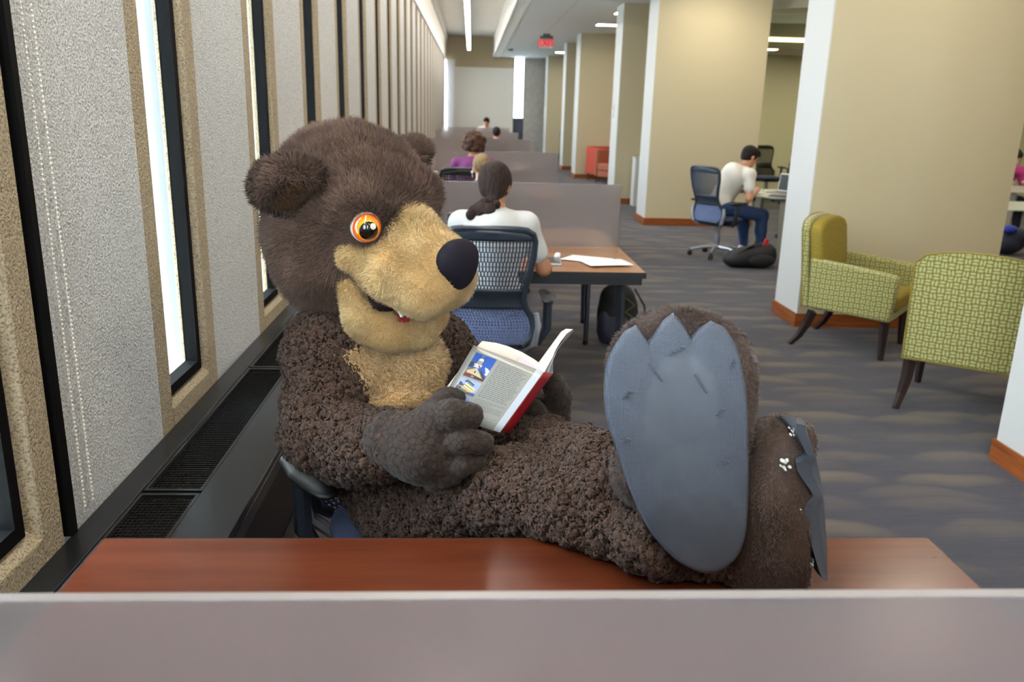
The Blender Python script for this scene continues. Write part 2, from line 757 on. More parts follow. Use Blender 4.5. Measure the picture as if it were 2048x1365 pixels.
def fur(v, q, density, length, width, lift=0.45, comb=None, rand=0.3, curl=0.0, mask=None, clump=0.0, clump_size=0.02):
    """tapered strands on a surface; returns verts, quads, tris, root normals, tint"""
    p, n = sample_surface(v, q, density, mask)
    N = len(p)
    if comb is None:
        comb = np.array([0, 0, -1.0])
    cd = comb(p) if callable(comb) else np.broadcast_to(np.array(comb, float), p.shape)
    cd = cd - n * (cd * n).sum(1, keepdims=True)
    cd = unit(cd + 1e-6)
    r = RNG.normal(size=(N, 3))
    # slow swirls so neighbouring strands agree
    s = np.sin(p @ np.array([[61, 17, -43], [-23, 71, 31], [47, -29, 59]]).T * 0.9 + 2 * np.sin(p @ np.array([[23, 9, 5], [7, -19, 11], [3, 13, 29]])))
    d = unit(n * lift + cd * (1 - lift) * 0.8 + unit(r) * rand + s * rand * 0.6)
    L = length * (0.6 + 0.7 * RNG.random((N, 1)))
    bend = unit(RNG.normal(size=(N, 3)))
    bend -= d * (bend * d).sum(1, keepdims=True)
    d2 = unit(d + bend * curl - n * 0.15)
    p0 = p - n * 0.002
    p1 = p0 + d * L * 0.5
    p2 = p1 + d2 * L * 0.5
    if clump:
        key = np.floor(p / clump_size)
        cc = (key + 0.5 + 0.3 * np.sin(key * 12.9898 + key[:, [1, 2, 0]] * 78.233)) * clump_size
        cc = cc + n * L
        p2 = p2 + (cc - p2) * clump * 0.5
        p1 = p1 + (cc - p1) * clump * 0.15
    side = unit(np.cross(d, unit(RNG.normal(size=(N, 3)))))
    w = width * (0.7 + 0.6 * RNG.random((N, 1)))
    V = np.stack([p0 - side * w / 2, p0 + side * w / 2, p1 + side * w * 0.42, p1 - side * w * 0.42, p2], 1)
    o = (np.arange(N) * 5)[:, None]
    Q = o + np.array([[0, 1, 2, 3]])
    T = o + np.array([[3, 2, 4]])
    tint = np.repeat(RNG.random(N), 5)
    tip = np.tile(np.array([0, 0, 0.5, 0.5, 1.0]), N)
    return V.reshape(-1, 3), Q, T, np.repeat(n, 5, 0), tint, tip


def curls(v, q, density, R, width, mask=None, fw=None):
    """short curled tufts lying on the surface, for looped fleece"""
    p, n = sample_surface(v, q, density, mask, fw)
    N = len(p)
    a = unit(np.cross(n, unit(RNG.normal(size=(N, 3)))))
    b = np.cross(n, a)
    R_ = R * (0.6 + 0.8 * RNG.random((N, 1)))
    ph = RNG.random((N, 1)) * 0.6
    pts = []
    for k, t in enumerate((0.0, 1.1, 2.2, 3.2)):
        pts.append(p + a * R_ * np.cos(t) + n * (R_ * 0.95 * np.sin(t) - 0.001) + b * R_ * (ph * k * 0.6))
    w = width * (0.7 + 0.6 * RNG.random((N, 1)))
    vs = []
    for k, pt in enumerate(pts):
        ww = w * (0.5, 1.0, 1.0, 0.4)[k]
        vs += [pt - b * ww / 2, pt + b * ww / 2]
    V = np.stack(vs, 1)
    o = (np.arange(N) * 8)[:, None]
    Q = np.concatenate([o + np.array([[0, 1, 3, 2]]), o + np.array([[2, 3, 5, 4]]), o + np.array([[4, 5, 7, 6]])])
    T = np.zeros((0, 3), int)
    # shade each loop by its own bulge, mixed with the cloth normal
    nn = []
    for k, t in enumerate((0.0, 1.1, 2.2, 3.2)):
        m = unit(n * 0.75 + (a * np.cos(t) + n * np.sin(t)) * 0.6)
        nn += [m, m]
    tint = np.repeat(RNG.random(N), 8)
    tip = np.tile(np.array([0, 0, 1, 1, 1, 1, .2, .2]), N)
    return V.reshape(-1, 3), Q, T, np.stack(nn, 1).reshape(-1, 3), tint, tip


def mesh_obj(name, v, q, mat, parent, extra=(), origin=None, smooth=True, uv=False):
    """mesh from arrays; extra = strand sets; keeps root normals and tint as attributes"""
    origin = np.zeros(3) if origin is None else np.array(origin, float)
    n0 = vnormals(v, q)
    V, N, TI, TP = [v], [n0], [np.full(len(v), 0.15)], [np.zeros(len(v))]  # bare surface tinted near the root tone: shade painted between tufts
    Qs, Ts = [q], []
    off = len(v)
    for ev, eq, et, en, ti, tp in extra:
        V.append(ev)
        N.append(en)
        TI.append(ti)
        TP.append(tp)
        Qs.append(eq + off)
        Ts.append(et + off)
        off += len(ev)
    V, N = np.concatenate(V) - origin, np.concatenate(N)
    TI, TP = np.concatenate(TI), np.concatenate(TP)
    Q = np.concatenate(Qs)
    T = np.concatenate(Ts) if Ts else np.zeros((0, 3), int)
    me = bpy.data.meshes.new(name)
    me.vertices.add(len(V))
    me.vertices.foreach_set('co', V.astype(np.float32).ravel())
    loops = np.concatenate([Q.ravel(), T.ravel()])
    me.loops.add(len(loops))
    me.loops.foreach_set('vertex_index', loops.astype(np.int32))
    nf = len(Q) + len(T)
    me.polygons.add(nf)
    st = np.concatenate([np.arange(len(Q)) * 4, len(Q) * 4 + np.arange(len(T)) * 3])
    me.polygons.foreach_set('loop_start', st.astype(np.int32))
    me.update(calc_edges=True)
    me.polygons.foreach_set('use_smooth', np.full(nf, smooth))
    for m in (mat if isinstance(mat, (list, tuple)) else [mat]):
        me.materials.append(m)
    if extra:
        a = me.attributes.new('rn', 'FLOAT_VECTOR', 'POINT')
        a.data.foreach_set('vector', N.astype(np.float32).ravel())
        a = me.attributes.new('tint', 'FLOAT', 'POINT')
        a.data.foreach_set('value', TI.astype(np.float32))
        a = me.attributes.new('tip', 'FLOAT', 'POINT')
        a.data.foreach_set('value', TP.astype(np.float32))
    if uv:
        box_uv(me)
    me.validate()
    o = bpy.data.objects.new(name, me)
    COL.objects.link(o)
    o.parent = parent
    return o


def sdf_obj(name, sd, h, mat, parent, relax=2, post=None, origin=None, **kw):
    v, q = sd.mesh(h, post, relax)
    return mesh_obj(name, v, q, mat, parent, origin=origin, **kw)


def m_fur(name, root, mid, tip, rough=0.75, patch=None, patch_amt=0.5, sheen=0.3, pscale=9.0):
    t = NT(name)
    at_n = t.n('Attribute', attribute_name='rn')
    ti = t.n('Attribute', attribute_name='tint')
    tp = t.n('Attribute', attribute_name='tip')
    co = t.coord()
    big = t.noise(co, pscale, 4, 0.6)
    f = t.math('ADD', t.math('MULTIPLY', tp.outputs['Fac'], 0.55), t.math('MULTIPLY', ti.outputs['Fac'], 0.45))
    col = t.ramp(f, [(0.0, root), (0.45, mid), (1.0, tip)])
    if patch is not None:
        pm = t.ramp(big, [(0.42, (0, 0, 0, 1)), (0.66, (1, 1, 1, 1))])
        col = t.mix(t.math('MULTIPLY', pm, patch_amt), col, lin(patch))
    nb = t.n('VectorMath', operation='NORMALIZE')
    ge = t.n('NewGeometry')
    mx = t.n('VectorMath', operation='MULTIPLY_ADD')
    t.set(mx.inputs[0], ge.outputs['Normal'])
    mx.inputs[1].default_value = (0.25, 0.25, 0.25)
    t.set(mx.inputs[2], at_n.outputs['Vector'])
    t.set(nb.inputs[0], mx.outputs[0])
    t.pbsdf(col, rough, 0, nb.outputs[0], Sheen_Weight=sheen, Sheen_Roughness=0.5, Specular_IOR_Level=0.2)
    return t.m
# ================================================================ the room
M_GREY = m_concrete('concrete_pier', (222, 222, 220), (194, 194, 192), (134, 134, 134))
M_TAN = m_concrete('concrete_frame_shaded', (190, 172, 142), (158, 142, 114), (98, 88, 70))  # warmer, darker copy of the pier concrete: warm shading put into its colour
M_SMOOTH = plain('smooth_concrete', (192, 188, 180), 0.8, bump=0.2, bscale=60, var=0.12)
M_WHITE = plain('white_paint', (208, 207, 203), 0.55)
M_BEIGE = plain('beige_paint', (200, 188, 156), 0.6, bump=0.05, bscale=300)
M_CREAM = plain('cream_paint', (244, 239, 229), 0.6)
M_TANPAINT = plain('tan_paint', (196, 178, 142), 0.6)
M_BLACKMETAL = plain('black_anodised_metal', (11, 11, 12), 0.7, 0.0, Specular_IOR_Level=0.1)
M_STEELGREY = plain('heater_enamel', (58, 60, 64), 0.28, 0.75, bump=0.04, bscale=90)
M_STEELDARK = plain('heater_dark_panel', (34, 31, 29), 0.45, 0.3)
M_GRILLE = plain('heater_grille_metal', (16, 16, 18), 0.4, 0.6)
M_GLASS = m_glass('window_glass')
M_CHROME = plain('brushed_aluminium', (196, 200, 208), 0.28, 0.9)
M_BASE = m_wood('baseboard_wood', (112, 58, 24), (150, 80, 34), (176, 100, 46), 0.4, (2, 2, 30), 0.2)
M_CEIL = None

FLOOR = struct(MB().bb(-0.9, 12, -4, 33, -0.06, 0).build('floor', m_carpet(), smooth=0))

Y_END, X_W = 32.0, -0.975
# --- left wall: repeated precast frame (with window slot) and angled pier
wl, wt = MB(), MB()
K0, K1 = -4, 23
P0, PW = 2.52, 1.26
ZS, ZT = 0.69, 3.35
for k in range(K0, K1):
    y0 = P0 + PW * k
    a, b, c, d = y0, y0 + 0.10, y0 + 0.496, y0 + 0.59
    e = y0 + PW
    # frame plane pieces
    wt.bb(X_W - 0.1, X_W, a, b, 0, ZT)
    wt.bb(X_W - 0.1, X_W, c, d, 0, ZT)
    wt.bb(X_W - 0.1, X_W, b, c, 0, ZS - 0.03)
    # sloping sill
    wt.add([(X_W, b, ZS - 0.03), (X_W, c, ZS - 0.03), (X_W - 0.07, c, ZS + 0.03), (X_W - 0.07, b, ZS + 0.03), (X_W - 0.1, b, ZS - 0.03), (X_W - 0.1, c, ZS - 0.03)],
           [(0, 1, 2, 3), (3, 2, 5, 4)])
    # splayed far reveal
    wt.add([(X_W - 0.012, c, ZS - 0.02), (X_W - 0.07, c - 0.04, ZS - 0.02), (X_W - 0.07, c, ZS - 0.02), (X_W - 0.012, c, ZT), (X_W - 0.07, c - 0.04, ZT), (X_W - 0.07, c, ZT)],
           [(0, 1, 4, 3), (0, 2, 1), (3, 4, 5)])
    # angled pier face: recessed at its near end, proud at its far end
    xs, xe = X_W - 0.03, X_W - 0.001
    wl.add([(xs, d, 0), (xe, e, 0), (X_W - 0.13, e, 0), (X_W - 0.13, d, 0), (xs, d, ZT), (xe, e, ZT), (X_W - 0.13, e, ZT), (X_W - 0.13, d, ZT)],
           [(3, 2, 1, 0), (4, 5, 6, 7), (0, 1, 5, 4), (1, 2, 6, 5), (2, 3, 7, 6), (3, 0, 4, 7)])
struct(tag(wl.build('wall_left', M_GREY, smooth=0)))
o = struct(wt.build('trim_1', M_TAN, smooth=0, bevel=0.004, seg=1))
WINROOT = None
for k in range(K0, K1):
    y0 = P0 + PW * k
    b, c = y0 + 0.10, y0 + 0.496 - 0.04
    xg = X_W - 0.015
    if WINROOT is None:
        fr = MB()
        L = c - b
        fw = 0.036
        fr.bb(-0.055, 0.0, 0, fw, 0, ZT - ZS)
        fr.bb(-0.045, 0.0, L - fw, L, 0, ZT - ZS)
        fr.bb(-0.045, 0.0, fw, L - fw, 0, fw)
        fr.bb(-0.045, 0.0, fw, L - fw, ZT - ZS - fw, ZT - ZS)
        w = thing('window_1', None, None, (xg, b, ZS))
        struct(w)
        fr.build('window_frame', M_BLACKMETAL, w, smooth=0)
        MB().bb(-0.046, -0.040, fw, L - fw, fw, ZT - ZS - fw).build('window_glass', M_GLASS, w, smooth=0)
        WINROOT = w
    else:
        w = dup(WINROOT, (xg, b, ZS))
        w.name = 'window_%d' % (k - K0 + 1)
# beam over the windows, high ceiling, soffit
struct(MB().bb(X_W - 0.2, X_W + 0.03, -4, Y_END, ZT, 4.2).build('wall_left_upper', M_CREAM, smooth=0))
struct(MB().bb(X_W + 0.03, X_W + 0.09, -4, Y_END, 3.98, 4.2).build('trim_2', M_SMOOTH, smooth=0))


def m_ceiling(name, c, joint, px, py):
    t = NT(name)
    tc = t.n('TexCoord')
    sp = t.n('SeparateXYZ')
    t.set(sp.inputs[0], tc.outputs['Object'])

    def line(s_, p, w):
        f = t.math('FRACT', t.math('DIVIDE', s_, p))
        return t.math('LESS_THAN', t.math('ABSOLUTE', t.math('SUBTRACT', f, 0.5)), w / p)
    m = t.math('MAXIMUM', line(sp.outputs[0], px, 0.006), line(sp.outputs[1], py, 0.006))
    n = t.noise(t.coord(), 90, 3)
    col = t.mix(t.math('MULTIPLY', m, 0.8), lin(c), lin(joint))
    col = t.mix(t.math('MULTIPLY', n, 0.15), col, lin(joint))
    t.pbsdf(col, 0.85)
    return t.m


M_CEIL = m_ceiling('ceiling_tile', (226, 224, 218), (170, 168, 162), 1.22, 0.305)
M_CEILHI = m_ceiling('ceiling_board', (205, 200, 190), (150, 146, 138), 9.0, 1.5)
struct(MB().bb(X_W - 0.2, 0.85, -4, 33, 4.2, 4.3).build('ceiling_upper', M_CEILHI, smooth=0))
struct(MB().bb(0.78, 12, -4, 33, 3.5, 3.6).build('ceiling', M_CEIL, smooth=0))
struct(MB().bb(0.78, 0.86, -4, 33, 3.6, 4.2).bb(0.76, 0.80, -4, 33, 3.47, 3.62).build('trim_3', M_WHITE, smooth=0))
struct(MB().bb(0.80, 1.02, -4, 33, 3.485, 3.5).build('trim_4', M_CREAM, smooth=0))
# end wall
struct(MB().bb(X_W, 1.55, 32, 32.3, 3.12, 4.2).build('wall_back', M_TANPAINT, smooth=0))
struct(MB().bb(X_W, 1.55, 31.92, 32.3, 0, 3.12).build('wall_back_lower', M_CREAM, smooth=0))
struct(MB().bb(X_W + 0.06, -0.62, 31.6, 31.92, 0, 3.35).build('wall_back_return', M_WHITE, smooth=0))
struct(MB().bb(1.95, 12, 32, 32.3, 0, 3.5).build('wall_back_concrete', M_SMOOTH, smooth=0))
struct(MB().bb(1.55, 1.95, 32.0, 32.3, 0, 1.36).build('wall_back_spandrel', plain('slate_panel', (78, 82, 98), 0.5), smooth=0))
struct(MB().bb(1.9, 3.0, 31.97, 32.0, 0, 0.1).build('baseboard_back', M_BASE, smooth=0))
fr = MB().bb(1.55, 1.58, 31.98, 32.06, 1.36, 3.5).bb(1.92, 1.95, 31.98, 32.06, 1.36, 3.5).bb(1.58, 1.92, 31.98, 32.06, 2.62, 2.65)
w = thing('window_30', None, None)
struct(w)
fr.build('window_frame', M_BLACKMETAL, w, smooth=0)
MB().bb(1.58, 1.92, 32.05, 32.06, 1.38, 3.5).build('window_glass', M_GLASS, w, smooth=0)
# far right, behind the camera
struct(MB().bb(12, 12.2, -4, 33, 0, 3.6).build('wall_right', M_BEIGE, smooth=0))
fw_ = MB().bb(X_W - 0.2, 12.2, -4.2, -4, 0, 0.9).bb(X_W - 0.2, 12.2, -4.2, -4, 3.2, 4.3)
WX = [-1.2, -0.6, 0.3, 1.8, 2.4, 12.2]
for i in range(0, 6, 2):
    fw_.bb(WX[i], WX[i + 1], -4.2, -4, 0.9, 3.2)
struct(fw_.build('wall_front', M_CREAM, smooth=0))
for i in range(2):  # two unseen windows, added behind the camera to bring in daylight
    w = thing('window_%d' % (32 + i), None, None, (WX[2 * i + 1], -4.1, 0.9))
    struct(w)
    L = WX[2 * i + 2] - WX[2 * i + 1]
    MB().bb(0, L, -0.03, 0.03, 0, 0.05).bb(0, L, -0.03, 0.03, 2.25, 2.3).bb(0, 0.05, -0.03, 0.03, 0.05, 2.25).bb(L - 0.05, L, -0.03, 0.03, 0.05, 2.25).build('window_frame', M_BLACKMETAL, w, smooth=0)
    MB().bb(0.05, L - 0.05, -0.004, 0.004, 0.05, 2.25).build('window_glass', M_GLASS, w, smooth=0)

# --- wall fins between aisle and rooms: white reveal towards the aisle, beige faces
XF = 2.65
FINS = [(2.9, 3.73, 4.25), (6.38, 6.88, 4.25), (12.5, 13.15, 4.29), (15.4, 16.1, 4.3), (21.3, 22.1, 4.3), (24.4, 25.1, 4.4), (30.3, 31.2, 4.4)]
for i, (ya, yb, xr) in enumerate(FINS):
    fm = MB()
    fm.bb(XF + 0.012, xr, ya, yb, 0, 3.5)
    fm.cur = 1
    fm.bb(XF, XF + 0.012, ya, yb, 0, 3.5)
    struct(fm.build('wall_fin_%d' % (i + 1), [M_BEIGE, M_WHITE], smooth=0))
    bs = MB()
    bs.bb(XF - 0.014, xr + 0.014, ya - 0.014, ya, 0, 0.11)
    bs.bb(XF - 0.014, XF, ya, yb + 0.014, 0, 0.11)
    bs.bb(XF, xr + 0.014, yb, yb + 0.014, 0, 0.11)
    bs.bb(xr, xr + 0.014, ya, yb, 0, 0.11)
    struct(bs.build('baseboard_%d' % (i + 1), M_BASE, smooth=0))

# --- convector cabinet under the windows
ht = thing('convector_heater', 'long dark grey metal convector cabinet with black mesh grilles under the windows', 'heater', (0, 0, 0))
hb = MB()
hb.bb(-0.975, -0.90, -3.5, 31.5, 0.575, 0.60)
hb.bb(-0.735, -0.59, -3.5, 31.5, 0.575, 0.60)
hb.bb(-0.61, -0.59, -3.5, 31.5, 0.53, 0.575)
hb.build('top_casing', M_STEELGREY, ht, smooth=0, bevel=0.002, seg=1)
MB().bb(-0.96, -0.69, -3.5, 31.5, 0.08, 0.535).bb(-0.90, -0.735, -3.5, 31.5, 0.5, 0.56).build('cabinet_body', M_STEELDARK, ht, smooth=0)
MB().bb(-0.94, -0.72, -3.5, 31.5, 0, 0.08).build('plinth', M_GRILLE, ht, smooth=0)
GB = [-3.5 + 0.0, -1.4, -0.27, 0.93, 2.13, 3.03, 4.17, 5.3, 7.5, 9.7, 12, 15, 18, 21, 24, 27, 31.5]
GB = [1.04, 2.13, 3.27, 4.35, 5.45, 6.6, 7.8]
for j in range(len(GB) - 1):
    ya, yb = GB[j] + 0.008, GB[j + 1] - 0.008
    g = MB()
    g.bb(-0.898, -0.889, ya, yb, 0.585, 0.597)
    g.bb(-0.746, -0.737, ya, yb, 0.585, 0.597)
    g.bb(-0.889, -0.746, ya, ya + 0.012, 0.585, 0.597)
    g.bb(-0.889, -0.746, yb - 0.012, yb, 0.585, 0.597)
    go = g.build('grille_frame', M_STEELGREY, ht, smooth=0)
    g = MB()
    n = int((yb - ya - 0.024) / 0.0155)
    for i in range(n):
        y = ya + 0.012 + 0.0155 * (i + 0.5)
        g.box((-0.8175, y, 0.588), (0.143, 0.0045, 0.004))
        # wavy rods between the bars
        pts = []
        for q in range(25):
            x = -0.889 + 0.143 * q / 24
            pts.append((x, y + 0.0075 + 0.003 * (1 if q % 2 else -1), 0.591))
        if ya < 5.5:
            g.tube(pts, 0.0013, 4, caps=False)
    g.build('mesh_grille', M_GRILLE, go, smooth=0)
hb = MB().bb(-0.898, -0.737, 7.8, 31.4, 0.585, 0.592).bb(-0.898, -0.737, -3.4, 1.04, 0.585, 0.592)
hb.build('grille_strip', M_GRILLE, ht, smooth=0)

# --- vertical black joint and bead chains of the roller shade
j = MB().bb(-1.05, -0.968, 1.876, 1.902, 0.60, 3.35)
struct(j.build('trim_5', M_BLACKMETAL, smooth=0))
ch = MB()
for s_ in (0, 1):
    y = 1.975 + 0.042 * s_
    x = X_W - 0.03 + 0.03 * (y - 1.86) / 0.66 + 0.018
    for i in range(230):
        z = 0.63 + 0.0115 * i
        ch.ell((x, y + 0.004 * math.sin(z * 2), z), (0.0036, 0.0036, 0.0036), 6, 4)
    ch.tube([(x, y, 0.63), (x, y, 3.2)], 0.0008, 4)
tag(ch.build('bead_chain', plain('pale_bead_plastic', (236, 232, 222), 0.4), smooth=80), 'pair of pale bead chains of a roller shade hanging against grey concrete pier', 'shade chain')

# --- exterior seen through the glass
ex = MB()
for k in range(K0, K1):
    y0 = P0 + PW * k
    ex.bb(-1.9, X_W - 0.25, y0 + 0.72, y0 + 1.14, -0.5, 3.6)
struct(ex.build('exterior_fins', plain('sunlit_concrete', (236, 236, 234), 0.9, bump=0.3, bscale=80), smooth=0))
struct(MB().bb(-60, -1.25, -20, 60, -3.1, -3.0).build('ground', plain('pale_paving', (190, 190, 182), 0.9), smooth=0))
struct(MB().bb(-10, 20, 45, 45.5, -3, 9).build('exterior_facade', plain('pale_facade', (206, 212, 216), 0.8), smooth=0))

# ---------------------------------------------------------------- lamps
LS = 1.0
st = thing('linear_light', 'long glowing linear light hanging below high ceiling along the windows', 'ceiling light', (-0.11, 0, 3.62))
seg = MB()
for i in range(26):
    seg.bb(-0.045, 0.045, -3 + i * 1.27, -3 + (i + 1) * 1.27 - 0.004, -0.03, 0.0)
seg.build('diffuser', emis('strip_light_glow', (255, 248, 238), 14.0 * LS), st, smooth=0)
MB().bb(-0.05, 0.05, -3.01, 30.02, 0.0, 0.07).build('housing', plain('white_lamp_metal', (232, 230, 224), 0.4), st, smooth=0)
for i in range(12):
    MB().tube([(0, -2 + i * 2.8, 0.07), (0, -2 + i * 2.8, 0.574)], 0.0015, 5).build('suspension_cable', M_CHROME, st)

M_PANEL = emis('ceiling_panel_glow', (255, 244, 222), 17.0 * LS)
pl = thing('ceiling_light', 'recessed rectangular ceiling light glowing beside second white fin from the back', 'ceiling light', (3.02, 28.4, 3.5), 0, 'recessed ceiling lights')
MB().bb(-0.29, 0.29, -0.15, 0.15, -0.012, -0.004).build('diffuser', M_PANEL, pl, smooth=0)
MB().bb(-0.31, 0.31, -0.17, -0.15, -0.014, 0).bb(-0.31, 0.31, 0.15, 0.17, -0.014, 0).bb(-0.31, -0.29, -0.15, 0.15, -0.014, 0).bb(0.29, 0.31, -0.15, 0.15, -0.014, 0).build('frame', M_WHITE, pl, smooth=0)
for (x, y, lb) in [(3.02, 19.2, 'recessed rectangular ceiling light over the red lounge chairs'), (3.05, 16.95, 'recessed ceiling light half hidden behind third white wall fin')]:
    dup(pl, (x, y, 3.5), 0, lb)
for (x, y) in [(3.3, 5.2), (3.3, 9.6), (3.4, 11.6), (5.6, 4.0), (5.6, 8.6), (5.6, 11.6), (8.4, 6.5), (8.4, 10.5), (5.2, 0.4), (2.4, -1.6), (7.5, -1.0), (8, 2.5), (1.7, 0.6), (6.6, 13.4), (9.6, 13.4), (5.8, 21), (8.6, 21), (5.6, 26), (1.9, 14), (1.9, 24)]:
    if (x, y) in ((1.9, 14), (1.9, 24)):
        continue
    dup(pl, (x, y, 3.5), 0, 'recessed rectangular ceiling light outside the view above the rooms')

# exit sign, smoke detector
es = thing('exit_sign', 'small lit EXIT sign with red letters hanging from tiled ceiling', 'exit sign', (1.86, 21.9, 3.5))
MB().bb(-0.09, 0.09, -0.04, 0.04, -0.05, 0).bb(-0.16, 0.16, -0.03, 0.03, -0.115, -0.05).build('canopy', plain('sign_metal', (96, 92, 88), 0.4, 0.5), es, smooth=0)
MB().bb(-0.165, 0.165, -0.008, 0.008, -0.34, -0.115).build('sign_plate', plain('sign_plate_acrylic', (196, 176, 172), 0.3), es, smooth=0)


def text(s, size, name, mat, parent, M, extr=0.001, align='CENTER', bold=0.0):
    cu = bpy.data.curves.new(name, 'FONT')
    cu.body = s
    cu.size = size
    cu.extrude = extr
    cu.align_x = align
    cu.align_y = 'CENTER'
    cu.offset = bold
    cu.resolution_u = 3
    cu.materials.append(mat)
    tmp = bpy.data.objects.new(name + '_tmp', cu)
    COL.objects.link(tmp)
    dg = bpy.context.evaluated_depsgraph_get()
    me = bpy.data.meshes.new_from_object(tmp.evaluated_get(dg))
    bpy.data.objects.remove(tmp)
    o = bpy.data.objects.new(name, me)
    COL.objects.link(o)
    o.parent = parent
    o.matrix_local = M
    return o


text('EXIT', 0.20, 'lettering', emis('exit_red_glow', (225, 40, 55), 0.5), es,
     Matrix.Translation((0, -0.011, -0.23)) @ Matrix.Rotation(PI / 2, 4, 'X'), 0.002, bold=0.006)
sd = thing('smoke_detector', 'small round smoke detector on tiled ceiling near the exit sign', 'smoke detector', (1.21, 27.6, 3.5))
MB().lathe([(0.001, -0.07), (0.05, -0.07), (0.085, -0.03), (0.09, 0)], n=16).build('housing', plain('detector_plastic', (150, 146, 140), 0.5), sd)

# wall plate on third fin, thermostat
for (nm, x, y, z, lb) in [('wall_switch', XF - 0.012, 15.9, 1.66, 'small white wall plate on white reveal of third wall fin'), ('wall_switch', XF - 0.012, 30.6, 1.9, 'tiny white wall plate on farthest white fin beside concrete wall')]:
    s_ = thing(nm, lb, 'switch', (x, y, z))
    MB().bb(-0.004, 0.012, -0.05, 0.05, -0.12, 0.12).build('plate', M_WHITE, s_, smooth=0, bevel=0.003)
    MB().bb(-0.012, -0.003, -0.018, 0.018, -0.035, 0.035).build('button', M_CREAM, s_, smooth=0, bevel=0.002)

# ---------------------------------------------------------------- glass meeting room beyond
M_SAGE = plain('sage_paint', (222, 214, 182), 0.6)
for (x, y) in [(5.8, 17.2), (7.6, 17.2), (9.6, 17.2)]:  # panels added only to brighten the meeting room
    dup(pl, (x, y, 2.95), 0, 'added fill light panel inside the glass meeting room, beside round downlights', 'added meeting room fill lights')
M_MULL = plain('olive_metal', (120, 118, 84), 0.5)
struct(MB().bb(4.3, 12, 19.0, 19.1, 0, 2.95).build('wall_meeting_room', M_SAGE, smooth=0))
struct(MB().bb(4.4, 12, 15.05, 19.0, 2.95, 3.0).build('ceiling_meeting_room', plain('room_ceiling', (214, 196, 178), 0.7), smooth=0))
struct(MB().bb(4.4, 12, 14.96, 15.06, 2.78, 2.90).bb(4.4, 12, 14.96, 15.06, 2.97, 3.2).build('trim_6', M_MULL, smooth=0))
struct(MB().bb(4.4, 12, 14.9, 15.2, 3.2, 3.5).build('wall_meeting_room_upper', plain('pale_green_paint', (196, 202, 184), 0.6), smooth=0))
cl = thing('cove_light', 'thin glowing yellow light line above the glass meeting room', 'cove light', (8.0, 14.97, 2.935))
MB().bb(-3.6, 3.6, -0.02, 0.02, -0.028, 0.028).build('tube', emis('cove_glow', (255, 246, 170), 2.2), cl, smooth=0)
MB().bb(-3.6, 3.6, 0.02, 0.05, -0.035, 0.035).build('housing', M_MULL, cl, smooth=0)
gp = struct(MB().bb(4.4, 12, 14.995, 15.005, 0.0, 2.78).build('window_31', m_glass('meeting_room_glass', (240, 242, 234)), smooth=0))
dh = thing('door_handle', 'small dark square handle on the glass wall of the meeting room', 'handle', (5.86, 14.97, 1.66))
MB().tube([(0, 0.02, 0.09), (0, -0.03, 0.09), (0, -0.03, -0.09), (0, 0.02, -0.09)], 0.012, 8).build('grip', plain('dark_bronze', (60, 52, 40), 0.4, 0.6), dh)
MB().bb(-0.02, 0.02, 0.015, 0.024, -0.12, 0.12).build('back_plate', M_MULL, dh, smooth=0)
# angled ceiling beam in the bay right of the second fin
bm = MB()
bm.prism([(4.2, 13.4), (8.2, 9.8), (8.2, 10.6), (4.2, 14.4)], lambda x, y: (x, y, 3.2), lambda x, y: (x, y, 3.5))
struct(bm.build('ceiling_beam', plain('beam_paint', (206, 206, 190), 0.6), smooth=0))
M_DOWN = emis('downlight_glow', (255, 240, 215), 60.0)
for (x, y) in [(6.2, 16.4), (6.7, 17.6), (7.3, 16.6), (8.5, 17)]:
    dl = thing('downlight', 'small round downlight glowing inside the glass meeting room', 'ceiling light', (x, y, 2.95), 0, 'downlights in the meeting room')
    MB().lathe([(0.09, -0.006), (0.09, 0)], n=16).build('lens', M_DOWN, dl)
    MB().lathe([(0.095, -0.01), (0.11, -0.01), (0.11, 0), (0.095, 0)], n=16).build('trim_ring', M_WHITE, dl)
# ================================================================ furniture
M_CHERRY = m_wood('cherry_veneer', (78, 34, 19), (92, 42, 23), (104, 51, 29), 0.24, (1.0, 9, 9), 0.12, scuff=1)
M_CHERRY_LIT = m_wood('cherry_veneer_lit', (140, 92, 56), (166, 116, 76), (182, 134, 92), 0.3, (1.0, 9, 9), 0.4)  # same veneer as the front table; its different light is put into the colour
M_EDGE = plain('black_edge_band', (26, 26, 28), 0.45)
M_FROST = m_frost('frosted_acrylic', (184, 174, 172), 0.58, 0.5)
M_PANEEDGE = plain('polished_pane_edge', (176, 168, 166), 0.4, Transmission_Weight=0.4)
M_LEG = plain('blue_grey_metal', (84, 92, 104), 0.3, 0.7)

ROWS = [0.735, 5.61, 9.80, 14.05, 18.4, 22.7]
TX0, TX1, TD = -0.775, 1.037, 0.885


